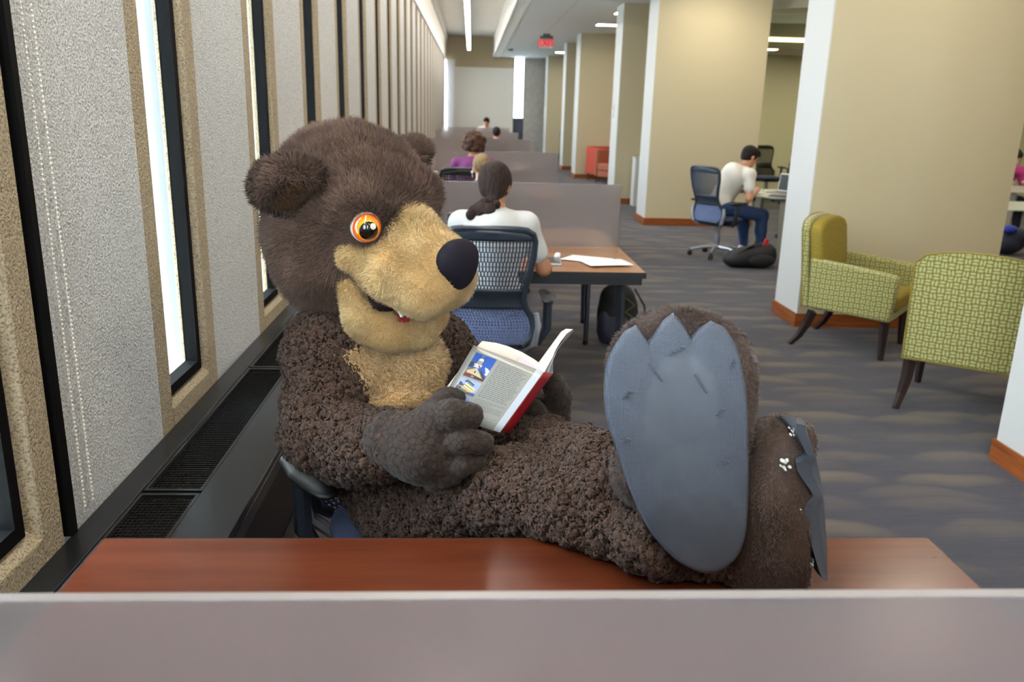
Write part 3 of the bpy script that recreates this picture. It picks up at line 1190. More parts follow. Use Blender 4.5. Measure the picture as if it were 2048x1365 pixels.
def make_table(yc, label, wood):
    cx, w = (TX0 + TX1) / 2, TX1 - TX0
    t = thing('study_table', label, 'table', (cx, yc, 0), 0)
    MB().bb(-w / 2 + 0.004, w / 2 - 0.004, -TD + 0.004, TD - 0.004, 0.712, 0.74).build('tabletop', wood, t, smooth=0, bevel=0.002, seg=1)
    e = MB()
    e.bb(-w / 2, w / 2, -TD, -TD + 0.004, 0.704, 0.738)
    e.bb(-w / 2, w / 2, TD - 0.004, TD, 0.704, 0.738)
    e.bb(-w / 2, -w / 2 + 0.004, -TD, TD, 0.704, 0.738)
    e.bb(w / 2 - 0.004, w / 2, -TD, TD, 0.704, 0.738)
    e.bb(-w / 2 + 0.02, w / 2 - 0.02, -TD + 0.02, -TD + 0.05, 0.66, 0.704)
    e.bb(-w / 2 + 0.02, w / 2 - 0.02, TD - 0.05, TD - 0.02, 0.66, 0.704)
    e.build('edge_band', M_EDGE, t, smooth=0)
    fr = MB()
    for s_ in (-1, 1):
        x = s_ * (w / 2 - 0.36) if s_ < 0 else w / 2 - 0.13
        fr.bb(x - 0.02, x + 0.02, -TD + 0.06, TD - 0.06, 0.665, 0.71)
    fr.bb(-w / 2 + 0.36, w / 2 - 0.13, -0.02, 0.02, 0.67, 0.705)
    fr.build('under_frame', M_LEG, t, smooth=0)
    for sx in (-1, 1):
        for sy in (-1, 0, 1):
            x = sx * (w / 2 - 0.36) if sx < 0 else w / 2 - 0.13
            m = MB()
            if sy == 0:
                m.tube([(x - 0.055, 0.17, 0.70), (x - 0.055, 0.17, 0.03)], 0.018, 12)
            else:
                m.tube([(x, sy * (TD - 0.09), 0.70), (x + 0.01 * sx, sy * (TD - 0.085), 0.03)], [0.030, 0.022], 4)
            lg = m.build('leg', M_LEG, t)
            MB().lathe([(0.02, 0), (0.02, 0.03)], (x - 0.055 if sy == 0 else x + 0.01 * sx, 0.17 if sy == 0 else sy * (TD - 0.085), 0), 12).build('foot_pad', M_EDGE, lg)
    p = MB().bb(-w / 2 + 0.0, w / 2 - 0.02, -0.006, 0.006, 0.745, 1.17 if yc > 1 else 1.165).build('privacy_screen', M_FROST, t, smooth=0)
    MB().bb(-w / 2, w / 2 - 0.02, -0.0062, 0.0062, 1.1695 if yc > 1 else 1.1645, 1.1715 if yc > 1 else 1.1665).build('polished_edge', M_PANEEDGE, p, smooth=0)
    return t


make_table(ROWS[0], 'cherry wood study table under the crossed costume feet, with frosted screen nearest the camera', M_CHERRY)
make_table(ROWS[1], 'study table with frosted screen where person with dark ponytail sits, loose papers on top', M_CHERRY_LIT)
make_table(ROWS[2], 'study table with frosted screen behind person with curly brown hair, second beyond the big bear', M_CHERRY_LIT)
make_table(ROWS[3], 'third study table with frosted screen beyond the bear', M_CHERRY_LIT)
make_table(ROWS[4], 'fourth frosted-screen study table beyond the bear, dark hair showing over it', M_CHERRY_LIT)
make_table(ROWS[5], 'farthest frosted-screen study table, near the cream back wall', M_CHERRY_LIT)

M_CHFRAME = plain('chair_frame_plastic', (48, 56, 68), 0.32, 0.0)
M_CHNET = plain('chair_net_slate', (52, 64, 84), 0.35)
M_CHLOW = plain('chair_lower_net_sheen', (104, 120, 162), 0.38)  # paler than the upper net: sheen painted into the colour
M_CHPAD = plain('arm_pad_rubber', (38, 40, 42), 0.42)
M_SEATFAB = plain('chair_seat_fabric', (70, 78, 108), 0.9, bump=0.4, bscale=500)
M_CHROMEL = plain('cast_silver', (176, 180, 190), 0.3, 0.75)
M_CASTER = plain('caster_black', (26, 27, 30), 0.4)

PW_Z = [(0.40, 0.13), (0.425, 0.19), (0.46, 0.235), (0.52, 0.25), (0.58, 0.235), (0.63, 0.205), (0.68, 0.192), (0.73, 0.196), (0.82, 0.218), (0.92, 0.238), (1.0, 0.243), (1.035, 0.232), (1.055, 0.20), (1.062, 0.15)]


def back_w(z):
    return float(np.interp(z, [a for a, b in PW_Z], [b for a, b in PW_Z]))


def back_y(x, z):
    lum = 0.035 * math.exp(-((z - 0.62) / 0.13) ** 2)
    return -0.215 - 0.16 * (z - 0.45) + lum + 0.75 * x * x


def net(z0, z1, rim, cx, cz, hx, hz, n_only=None):
    """curved panel with real perforations between z0 and z1"""
    m = MB()
    nz = int(round((z1 - z0) / cz))
    cz = (z1 - z0) / nz
    for j in range(nz):
        za, zb = z0 + j * cz, z0 + (j + 1) * cz
        wa, wb = back_w(za) - rim, back_w(zb) - rim
        n = max(4, int(round((wa + wb) / cx)))
        for i in range(n):
            ua, ub = -1 + 2 * i / n, -1 + 2 * (i + 1) / n

            def P(u, t_):
                ww = wa + (wb - wa) * t_
                z = za + (zb - za) * t_
                x = u * ww
                return (x, back_y(x, z), z)
            du = (ub - ua) * (1 - hx) / 2
            dt = (1 - hz) / 2
            o8 = [P(ua, 0), P(ub, 0), P(ub, 1), P(ua, 1), P(ua + du, dt), P(ub - du, dt), P(ub - du, 1 - dt), P(ua + du, 1 - dt)]
            m.add(o8, [(0, 1, 5, 4), (1, 2, 6, 5), (2, 3, 7, 6), (3, 0, 4, 7)])
    return m


def make_chair(label, detail=True, arms=True, tone=None, loc=(0, 0, 0), rz=0.0, group=None):
    t = thing('office_chair', label, 'chair', loc, rz, group)
    fr, nt, lw = tone or (M_CHFRAME, M_CHNET, M_CHLOW)
    # outer frame
    left = [(w_, z) for z, w_ in PW_Z]
    pts = [(-w_ + 0.012, back_y(w_ - 0.012, z), z) for w_, z in left[1:]] + [(w_ - 0.012, back_y(w_ - 0.012, z), z) for w_, z in left[1:][::-1]]
    m = MB()
    m.tube(pts, 0.017, 8)
    m.build('back_frame', fr, t)
    if detail:
        net(0.735, 1.045, 0.02, 0.0172, 0.026, 0.52, 0.87).build('upper_back_net', nt, t, smooth=60, solid=0.005)
        net(0.43, 0.63, 0.02, 0.0165, 0.0165, 0.36, 0.5).build('lower_back_net', lw, t, smooth=60, solid=0.005)
    else:
        net(0.735, 1.045, 0.02, 0.03, 0.03, 0.5, 0.6).build('upper_back_net', nt, t, smooth=60, solid=0.005)
        net(0.43, 0.63, 0.02, 0.04, 0.04, 0.3, 0.4).build('lower_back_net', lw, t, smooth=60, solid=0.005)
    m = MB()
    m.grid(lambda u, v: ((2 * u - 1) * (back_w(0.625 + 0.115 * v) - 0.012), back_y((2 * u - 1) * 0.2, 0.625 + 0.115 * v) - 0.004 + 0.012 * math.sin(PI * v), 0.625 + 0.115 * v), 14, 6)
    m.build('waist_band', fr, t, smooth=80, solid=0.012)
    m = MB()
    m.grid(lambda u, v: ((2 * u - 1) * (back_w(1.0 + 0.058 * v) - 0.016), back_y((2 * u - 1) * 0.2, 1.0 + 0.058 * v), 1.0 + 0.055 * v), 14, 4)
    m.build('top_rim', fr, t, smooth=80, solid=0.01)
    # seat
    sd_ = SDF()
    sd_.ell((0, 0.04, 0.455), (0.25, 0.25, 0.045), k=0.02)
    sd_.ell((0, 0.10, 0.45), (0.235, 0.21, 0.045), k=0.02)
    sdf_obj('seat', sd_, 0.012, M_SEATFAB, t)
    MB().box((0, 0.02, 0.405), (0.30, 0.34, 0.05), top=1.2).build('seat_pan', fr, t, bevel=0.01)
    m = MB()
    m.tube([(0, 0.02, 0.40), (0, 0.02, 0.24)], 0.028, 12)
    m.tube([(0, 0.02, 0.25), (0, 0.02, 0.09)], 0.035, 12)
    m.build('gas_column', M_CHROMEL, t)
    # silver spine yoke carrying the back
    for sx in (-1, 1):
        m = MB()
        m.tube([(sx * 0.10, -0.02, 0.39), (sx * 0.19, -0.13, 0.385), (sx * 0.243, back_y(0.243, 0.45) - 0.01, 0.43), (sx * 0.262, back_y(0.25, 0.5) - 0.005, 0.53), (sx * 0.25, back_y(0.235, 0.6), 0.60)], [0.018, 0.02, 0.022, 0.02, 0.014], 8)
        m.build('back_support', M_CHROMEL, t)
    if arms:
        for sx in (-1, 1):
            m = MB()
            m.tube([(sx * 0.16, 0.0, 0.395), (sx * 0.27, -0.02, 0.40), (sx * 0.315, -0.03, 0.48), (sx * 0.318, -0.02, 0.64)], [0.02, 0.022, 0.026, 0.024], 8)
            a = m.build('armrest', fr, t)
            s2 = SDF()
            s2.chain([(sx * 0.312, -0.12, 0.657), (sx * 0.318, 0.0, 0.662), (sx * 0.30, 0.13, 0.655)], [0.034, 0.04, 0.032], k=0.01)
            v, q = s2.mesh(0.008)
            v[:, 2] = 0.657 + (v[:, 2] - 0.657) * 0.5
            mesh_obj('arm_pad', v, q, M_CHPAD, a)
    # five-star base
    b = MB()
    for i in range(5):
        a = 2 * PI * i / 5 + 0.3
        b.tube([(0.0, 0.02, 0.115), (0.16 * math.cos(a), 0.02 + 0.16 * math.sin(a), 0.11), (0.31 * math.cos(a), 0.02 + 0.31 * math.sin(a), 0.075)], [0.03, 0.022, 0.016], 8)
    b.build('star_base', M_CHROMEL, t)
    for i in range(5):
        a = 2 * PI * i / 5 + 0.3
        c = MB()
        x, y = 0.31 * math.cos(a), 0.02 + 0.31 * math.sin(a)
        dx, dy = -math.sin(a) * 0.014, math.cos(a) * 0.014
        for s_ in (-1, 1):
            c.tube([(x + dx * s_ * 0.5, y + dy * s_ * 0.5, 0.03), (x + dx * s_ * 1.7, y + dy * s_ * 1.7, 0.03)], 0.03, 14)
        c.tube([(x, y, 0.03), (x, y, 0.08)], 0.008, 8)
        c.build('caster', M_CASTER, t)
    return t


girl_chair = make_chair('slate blue perforated office chair behind person with dark ponytail', loc=(0.115, 4.44, 0), rz=math.radians(-3))
bear_chair = dup(girl_chair, (-0.175, 2.265, 0), math.radians(-150), 'slate blue office chair the big brown bear sits on, mostly hidden')
boy_chair = dup(girl_chair, (2.95, 9.75, 0), math.radians(-62), 'slate blue office chair with the person in white T-shirt writing at glass table')
# wheels of the chair show at the left of the pillar
M_DARKNET = plain('dark_net', (44, 46, 44), 0.5)
M_DKFR = plain('dark_chair_frame', (26, 28, 28), 0.45)
dark = make_chair('dark mesh office chair with purple shirt behind its net, at second table', detail=False, tone=(M_DKFR, M_DARKNET, M_DARKNET), loc=(-0.07, 8.66, 0), rz=0.0)
fc = dup(dark, (0.24, 7.38, 0), PI * 0.02, 'dark office chair under the fair-haired person, behind first frosted screen')
fc.scale = (1, 1, 0.91)
dup(dark, (5.98, 16.7, 0), math.radians(190), 'dark mesh office chair inside glass meeting room, nearer the second fin')
dup(dark, (6.55, 16.2, 0), math.radians(172), 'dark mesh office chair inside glass meeting room, above the open laptop')
dup(dark, (4.62, 11.35, 0), math.radians(160), 'dark mesh office chair tucked low behind glass table of the writing person')
dup(dark, (0.25, 17.35, 0), 0, 'dark office chair at the fourth table beyond the bear')
dup(dark, (0.15, 23.9, 0), PI, 'dark office chair at the farthest table, facing the camera')
dup(dark, (8.2, 12.75, 0), math.radians(178), 'dark office chair under person in pink top at the right edge')

# ---- oval glass table of the writing person
M_TGL = m_frost('white_table_glass', (214, 222, 206), 0.05, 0.1)
M_TLEG = plain('taupe_metal', (150, 142, 126), 0.45, 0.2)


def glass_table(loc, label, rx, ry, n=4.0, legs=None):
    t = thing('glass_table', label, 'table', loc)
    pl_ = [(rx * math.copysign(abs(math.cos(a)) ** (2 / n), math.cos(a)), ry * math.copysign(abs(math.sin(a)) ** (2 / n), math.sin(a))) for a in [2 * PI * i / 48 for i in range(48)]]
    MB().prism(pl_, lambda x, y: (x, y, 0.728), lambda x, y: (x, y, 0.74)).build('glass_top', M_TGL, t, smooth=30)
    MB().bb(-rx * 0.75, rx * 0.75, -0.03, 0.03, 0.68, 0.725).bb(-rx * 0.7, -rx * 0.64, -ry * 0.7, ry * 0.7, 0.68, 0.725).bb(rx * 0.64, rx * 0.7, -ry * 0.7, ry * 0.7, 0.68, 0.725).build('under_frame', M_TLEG, t, smooth=0)
    for sx in (-1, 1):
        for sy in (-1, 1):
            x, y = sx * rx * 0.67, sy * ry * 0.68
            MB().tube([(x, y, 0.70), (x + 0.02 * sx, y + 0.02 * sy, 0.0)], [0.06, 0.03], 4).build('leg', M_TLEG, t, smooth=0)
    return t


glass_table((4.35, 10.0, 0), 'glass-topped table with taupe legs where person in white T-shirt writes', 1.0, 0.62)
glass_table((8.1, 11.55, 0), 'glass-topped table at the right edge with person in pink top', 0.95, 0.6)
glass_table((6.45, 9.15, 0), 'nearer glass-topped table at the right edge, before the pink-topped person', 1.0, 0.5)

# laptop, papers, notebook
M_LAP = plain('laptop_aluminium', (176, 168, 156), 0.35, 0.5)
M_KEY = plain('keyboard_black', (30, 30, 34), 0.5)
M_PAPER = plain('white_paper', (240, 240, 240), 0.7)


def laptop(loc, rz, label, ang=100):
    t = thing('laptop', label, 'laptop', loc, rz)
    MB().bb(-0.16, 0.16, -0.11, 0.11, 0.0, 0.014).build('base', M_LAP, t, smooth=0, bevel=0.003)
    MB().bb(-0.14, 0.14, -0.02, 0.09, 0.0135, 0.0155).build('keyboard', M_KEY, t, smooth=0)
    a = math.radians(ang)
    R = Matrix.Rotation(PI / 2 - (a - PI / 2) * -1 - 0, 3, 'X')
    R = Matrix.Rotation(-(PI - a), 3, 'X') if False else Matrix.Rotation(PI - a, 3, 'X')
    s_ = MB()
    c = R @ Vector((0, 0.11, 0))
    s_.box((0, 0.11 + 0.0 + math.cos(PI - a) * 0.11, 0.014 + math.sin(PI - a) * 0.11), (0.32, 0.22, 0.008), R)
    l = s_.build('lid', M_LAP, t, smooth=0, bevel=0.003)
    s_ = MB()
    s_.box((0, 0.11 + math.cos(PI - a) * 0.11 - 0.0048 * math.sin(PI - a), 0.014 + math.sin(PI - a) * 0.11 + 0.0048 * math.cos(PI - a) * 1), (0.30, 0.19, 0.0015), R)
    s_.build('screen', M_KEY, l, smooth=0)
    return t


laptop((3.80, 10.02, 0.741), math.radians(-58), 'open grey laptop on glass table facing the writing person')
tb = thing('tablet', 'silver tablet with dark face lying flat on table by the ponytailed person', 'tablet', (0.475, 5.03, 0.741), math.radians(-4))
MB().bb(-0.09, 0.09, -0.13, 0.13, 0.0, 0.009).build('case', plain('silver_case', (190, 188, 182), 0.3, 0.5), tb, smooth=0, bevel=0.003)
MB().bb(-0.08, 0.08, -0.09, 0.12, 0.009, 0.0105).build('dark_face', plain('tablet_face', (70, 66, 62), 0.25), tb, smooth=0)


def sheet(loc, rz, label, w=0.216, h=0.279, n=1, curlz=0.004, name='paper_sheet', cat='paper', mat=None, group=None):
    t = thing(name, label, cat, loc, rz, group)
    m = MB()
    m.grid(lambda u, v: ((u - .5) * w, (v - .5) * h, 0.002 + curlz * (math.sin(u * 3 + v * 2) + 1) * 0.6), 8, 8)
    m.build('sheet', mat or M_PAPER, t, smooth=80, solid=0.0015)
    return t


sheet((0.74, 5.13, 0.741), math.radians(62), 'white paper sheet on table beside person with ponytail, left of the pair')
sheet((0.84, 4.99, 0.745), math.radians(102), 'top white paper sheet overlapping another near the table edge')
cr = thing('crumpled_tissue', 'small crumpled white tissue on table beside the silver laptop', 'tissue', (0.56, 5.16, 0.741))
sd_ = SDF()
for i in range(7):
    sd_.ell((random.uniform(-.014, .014), random.uniform(-.012, .012), 0.012 + random.uniform(-.002, .014)), (0.012, 0.010, 0.011), k=0.008)
sdf_obj('tissue', sd_, 0.004, M_PAPER, cr, relax=0)
sheet((3.42, 10.02, 0.741), math.radians(20), 'white notebook page on glass table under the writing hand', name='notebook', cat='notebook')
sheet((3.66, 9.62, 0.741), math.radians(-30), 'dark blue folder on glass table beneath the laptop', 0.3, 0.24, mat=plain('navy_card', (44, 56, 118), 0.5), name='folder', cat='folder')
pen = thing('pen', 'dark pen held by the writing person in white T-shirt', 'pen', (3.53, 9.93, 0.76))
MB().tube([(0, 0, 0.0), (0.03, 0.05, 0.11)], [0.003, 0.005], 8).build('barrel', M_KEY, pen)
MB().tube([(-0.004, -0.006, -0.012), (0, 0, 0)], [0.0008, 0.003], 8).build('tip', M_CHROME, pen)

# bottles
bt = thing('water_bottle', 'black sports bottle with ribbed cap on table left of ponytailed person', 'bottle', (-0.165, 6.25, 0.74))
bt.location = (-0.125, 5.30, 0.74)
MB().lathe([(0.030, 0), (0.034, 0.01), (0.034, 0.17), (0.026, 0.19)], n=20).build('body', plain('black_bottle', (34, 36, 40), 0.35), bt)
MB().lathe([(0.028, 0.19), (0.033, 0.195), (0.033, 0.225), (0.029, 0.23), (0.029, 0.255), (0.01, 0.26)], n=14).build('cap', plain('black_cap', (22, 22, 25), 0.4), bt, smooth=20)
jb = thing('juice_bottle', 'clear bottle of yellow juice with white cap behind first frosted screen', 'bottle', (-0.31, 7.15, 0.74))
jb.location = (-0.265, 6.3, 0.74)
M_JUICE = plain('yellow_juice', (226, 190, 40), 0.2)
MB().lathe([(0.03, 0), (0.033, 0.02), (0.033, 0.33), (0.031, 0.345)], n=20).build('body', M_JUICE, jb)
MB().lathe([(0.0335, 0.345), (0.032, 0.39), (0.018, 0.42)], n=20).build('shoulder', plain('clear_plastic', (214, 214, 208), 0.15, Transmission_Weight=0.4), jb)
MB().lathe([(0.018, 0.42), (0.018, 0.445)], n=16).build('cap', M_WHITE, jb)

# ---- green patterned armchairs
M_LOZ, M_OLV = m_lozenge(), m_olive()
M_DKLEG = plain('espresso_wood', (46, 34, 34), 0.3, Coat_Weight=0.4)


def make_armchair(label, loc, rz):
    """local: faces +Y, width 0.66, depth 0.66"""
    t = thing('armchair', label, 'armchair', loc, rz)
    W, D = 0.33, 0.265
    # body: side arms, outer back shell, seat deck
    for sx in (-1, 1):
        a = MB()
        x0, x1 = sx * (W - 0.075), sx * W
        ys = [-D - 0.02, -D + 0.1, 0, 0.15, D + 0.02]
        prof = [(-D - 0.03, 0.305), (D + 0.01, 0.28), (D + 0.03, 0.60), (D - 0.02, 0.615), (-0.05, 0.645), (-D - 0.05, 0.665)]
        a.prism(prof, lambda y, z: (x0, y, z), lambda y, z: (x1, y, z))
        a.build('arm', M_LOZ, t, smooth=30, bevel=0.018, seg=3, uv=True)
    # back: curved top, splays rearwards
    pts = []
    NN = 14
    for i in range(NN + 1):
        u = -1 + 2 * i / NN
        pts.append((u * (W - 0.008), 0.955 - 0.055 * abs(u) ** 2.6 - (0.03 if abs(u) > 0.99 else 0)))
    poly = [(-W + 0.008, 0.30)] + pts + [(W - 0.008, 0.30)]

    def yb(z):
        return -D - 0.045 - 0.16 * max(0, z - 0.5)
    b = MB()
    b.prism(poly, lambda x, z: (x, yb(z) + 0.02, z), lambda x, z: (x, yb(z) - 0.03, z))
    b.build('back_shell', M_LOZ, t, smooth=30, bevel=0.014, seg=3, uv=True)
    poly2 = [(-W + 0.02, 0.40)] + [(x * 0.975, z - 0.012) for x, z in pts] + [(W - 0.02, 0.40)]
    b = MB()
    b.prism(poly2, lambda x, z: (x, yb(z) + 0.11, z), lambda x, z: (x, yb(z) + 0.015, z))
    b.build('inner_back', M_OLV, t, smooth=30, bevel=0.025, seg=3, uv=True)
    s_ = MB()
    s_.box((0, 0.02, 0.40), (2 * (W - 0.078), 2 * D + 0.03, 0.12))
    s_.build('seat_cushion', M_OLV, t, smooth=30, bevel=0.03, seg=3, uv=True)
    s_ = MB()
    s_.box((0, 0.0, 0.32), (2 * (W - 0.078), 2 * D + 0.02, 0.08))
    s_.build('seat_rail', M_LOZ, t, smooth=30, bevel=0.01, uv=True)
    p = MB()
    pp = [(x, yb(z) - 0.03, z) for x, z in poly]
    p.tube(pp + [pp[0]], 0.004, 6)
    p.build('piping', M_OLV, t)
    for sx in (-1, 1):
        m = MB()
        x = sx * (W - 0.045)
        m.tube([(x, -D + 0.0, 0.27), (x + 0.0 * sx, -D - 0.035, 0.17), (x + 0.01 * sx, -D - 0.075, 0.08), (x + 0.02 * sx, -D - 0.135, 0.0)], [0.036, 0.032, 0.026, 0.019], 4)
        m.build('leg', M_DKLEG, t, smooth=0)
        m = MB()
        m.tube([(x, D - 0.03, 0.27), (x, D - 0.02, 0.0)], [0.034, 0.02], 4)
        m.build('leg', M_DKLEG, t, smooth=0)
    return t


# rear-near foot (2.49,5.86), front-near (2.865,5.37)
make_armchair('green patterned armchair against beige wall fin, showing its inner back and seat', (2.905, 5.83, 0), math.radians(-130))
make_armchair('nearer green patterned armchair seen from behind, cut by white wall fin', (3.0, 4.60, 0), math.radians(-37))

# ---- red lounge chairs, white cabinet, side chair
M_RED = plain('red_upholstery', (186, 72, 52), 0.85, bump=0.3, bscale=300)
M_RUST = plain('rust_upholstery', (164, 96, 72), 0.85, bump=0.3, bscale=300)
M_LEGR = plain('red_wood', (110, 52, 32), 0.4)


def tub(label, loc, rz, mat):
    t = thing('lounge_chair', label, 'armchair', loc, rz)
    MB().bb(-0.36, -0.26, -0.34, 0.34, 0.16, 0.80).build('arm', mat, t, bevel=0.03, seg=3)
    MB().bb(0.26, 0.36, -0.34, 0.34, 0.16, 0.80).build('arm', mat, t, bevel=0.03, seg=3)
    MB().bb(-0.36, 0.36, -0.38, -0.26, 0.16, 0.82).build('back', mat, t, bevel=0.03, seg=3)
    MB().bb(-0.26, 0.26, -0.26, 0.33, 0.30, 0.47).build('seat_cushion', mat, t, bevel=0.03, seg=3)
    MB().bb(-0.26, 0.26, -0.26, 0.31, 0.16, 0.30).build('seat_base', mat, t, bevel=0.01)
    for sx in (-1, 1):
        for sy in (-1, 1):
            MB().tube([(sx * 0.31, sy * 0.29, 0.17), (sx * 0.31, sy * 0.29, 0)], [0.03, 0.02], 4).build('leg', M_LEGR, t, smooth=0)
    return t


tub('red lounge chair by beige wall fin, farther of the two', (3.33, 20.75, 0), math.radians(200), M_RED)
tub('rust coloured lounge chair half hidden behind white fin, nearer of the two', (3.42, 19.9, 0), math.radians(120), M_RUST)
cb = thing('white_cabinet', 'narrow white cabinet standing against beige wall between the fins', 'cabinet', (3.32, 15.2, 0))
MB().bb(-0.36, 0.3, -0.14, 0.15, 0.0, 0.86).build('body', M_WHITE, cb, smooth=0, bevel=0.004)
MB().bb(-0.27, 0.27, -0.148, -0.14, 0.08, 0.70).build('door', M_WHITE, cb, smooth=0)
MB().bb(-0.27, 0.27, -0.147, -0.14, 0.72, 0.83).build('drawer', M_WHITE, cb, smooth=0)
MB().bb(-0.37, 0.31, -0.15, 0.16, 0.86, 0.875).build('top', M_WHITE, cb, smooth=0)
sc_ = thing('side_chair', 'slim grey chair with brown seat beside far white fin', 'chair', (3.2, 27.6, 0), math.radians(-78))
M_SLG = plain('grey_side_chair', (94, 100, 108), 0.45, 0.3)
MB().bb(-0.22, 0.22, -0.25, -0.22, 0.62, 1.02).build('backrest', M_SLG, sc_, bevel=0.01)
MB().bb(-0.23, 0.23, -0.22, 0.22, 0.44, 0.48).build('seat', plain('brown_seat', (92, 54, 44), 0.6), sc_, bevel=0.01)
for sx in (-1, 1):
    MB().tube([(sx * 0.24, -0.27, 0.0), (sx * 0.24, -0.22, 0.45), (sx * 0.23, -0.25, 1.0)], 0.013, 8).build('leg', M_SLG, sc_)
    MB().tube([(sx * 0.25, 0.24, 0.0), (sx * 0.25, 0.2, 0.70), (sx * 0.25, -0.1, 0.70)], 0.013, 8).build('leg', M_SLG, sc_)
    MB().bb(sx * 0.25 - 0.025, sx * 0.25 + 0.025, -0.12, 0.2, 0.70, 0.72).build('armrest', M_KEY, sc_)

# ---- bags
M_BAG = plain('black_nylon', (30, 30, 34), 0.7, bump=0.4, bscale=150)
M_BAG2 = plain('navy_nylon', (52, 54, 72), 0.7, bump=0.4, bscale=150)
bg = thing('backpack', 'black backpack with green cords standing on carpet under the table', 'backpack', (1.085, 5.83, 0), math.radians(8))
s2 = SDF()
s2.ell((0, 0, 0.22), (0.155, 0.10, 0.225), k=0.04).ell((0, -0.02, 0.09), (0.15, 0.11, 0.09), k=0.05).ell((-0.02, -0.01, 0.36), (0.115, 0.085, 0.085), k=0.04)
sdf_obj('main_compartment', s2, 0.012, M_BAG, bg)
s2 = SDF()
s2.ell((-0.02, -0.09, 0.12), (0.11, 0.045, 0.11), k=0.03).ell((-0.11, -0.04, 0.14), (0.05, 0.06, 0.13), k=0.03)
sdf_obj('front_pocket', s2, 0.01, M_BAG2, bg)
MB().tube([(0.13, 0.03, 0.40), (0.20, -0.01, 0.28), (0.22, -0.03, 0.12), (0.19, -0.05, 0.03)], [0.02, 0.022, 0.018, 0.01], 8, sy=0.35).build('strap', M_BAG, bg)
MB().tube([(-0.03, 0.04, 0.43), (0.0, 0.03, 0.475), (0.04, 0.04, 0.43)], 0.009, 8).build('handle', M_BAG, bg)
cd = MB()
for i in range(5):
    cd.tube([(0.02 + (i % 2) * 0.07, -0.112 + abs(i - 2) * 0.004, 0.36 - i * 0.05), (0.09 - (i % 2) * 0.07, -0.112 + abs(i - 1) * 0.006, 0.31 - i * 0.05)], 0.004, 6)
cd.build('green_cord', plain('green_cord', (92, 104, 50), 0.7), bg)

b2 = thing('duffel_bag', 'black backpack with red tag lying on carpet beside the writing person', 'bag', (3.12, 9.05, 0), math.radians(8))
s2 = SDF()
s2.ell((0.05, 0, 0.12), (0.27, 0.15, 0.125), k=0.05).ell((0.2, 0.0, 0.14), (0.13, 0.13, 0.14), k=0.05).ell((-0.14, 0, 0.09), (0.15, 0.14, 0.09), k=0.05)
sdf_obj('main_compartment', s2, 0.014, M_BAG, b2)
s2 = SDF()
s2.ell((0.10, -0.13, 0.09), (0.17, 0.05, 0.075), k=0.03)
sdf_obj('front_pocket', s2, 0.012, M_BAG, b2)
MB().tube([(-0.26, -0.02, 0.03), (-0.16, -0.07, 0.17), (0.0, -0.06, 0.25), (0.12, -0.03, 0.29)], [0.02, 0.026, 0.026, 0.02], 8, sy=0.3).build('strap', M_BAG, b2)
MB().box((0.17, -0.06, 0.285), (0.05, 0.02, 0.085), Matrix.Rotation(0.3, 3, 'Y')).build('red_tag', plain('red_tag', (196, 40, 52), 0.6), b2, bevel=0.006)
b3 = thing('blue_bag', 'dark bag with bright blue pouch under glass table at the right edge', 'bag', (6.92, 10.3, 0))
s2 = SDF()
s2.ell((0, 0, 0.14), (0.24, 0.16, 0.14), k=0.05).ell((0.1, -0.04, 0.25), (0.16, 0.12, 0.1), k=0.05)
sdf_obj('main_compartment', s2, 0.014, M_BAG2, b3)
s2 = SDF()
s2.ell((-0.05, -0.1, 0.33), (0.10, 0.07, 0.06), k=0.02)
sdf_obj('blue_pouch', s2, 0.012, plain('bright_blue_nylon', (46, 66, 170), 0.6), b3)
# white end fin at the far right is wall_fin_1
# ================================================================ people
M_SKIN = plain('fair_skin', (206, 150, 120), 0.5, Subsurface_Weight=0.1, Subsurface_Radius=(0.01, 0.004, 0.002))
M_SKIN2 = plain('pink_skin', (222, 176, 152), 0.5)
M_TAN = plain('tan_skin', (186, 130, 98), 0.5)


def hairmat(name, a, b):
    t = NT(name)
    n = t.noise(t.coord(scale=(1, 1, 0.25)), 90, 3)
    col = t.ramp(n, [(0.3, a), (0.7, b)])
    t.pbsdf(col, 0.7, 0, t.bump(n, 0.7, 0.006), Specular_IOR_Level=0.25)
    return t.m


H_DARK, H_BRN, H_FAIR, H_BLK = hairmat('dark_brown_hair', (26, 18, 16), (62, 46, 41)), hairmat('curly_brown_hair', (52, 34, 26), (104, 76, 58)), hairmat('fair_hair', (128, 104, 76), (168, 142, 108)), hairmat('black_hair', (16, 13, 13), (46, 35, 32))


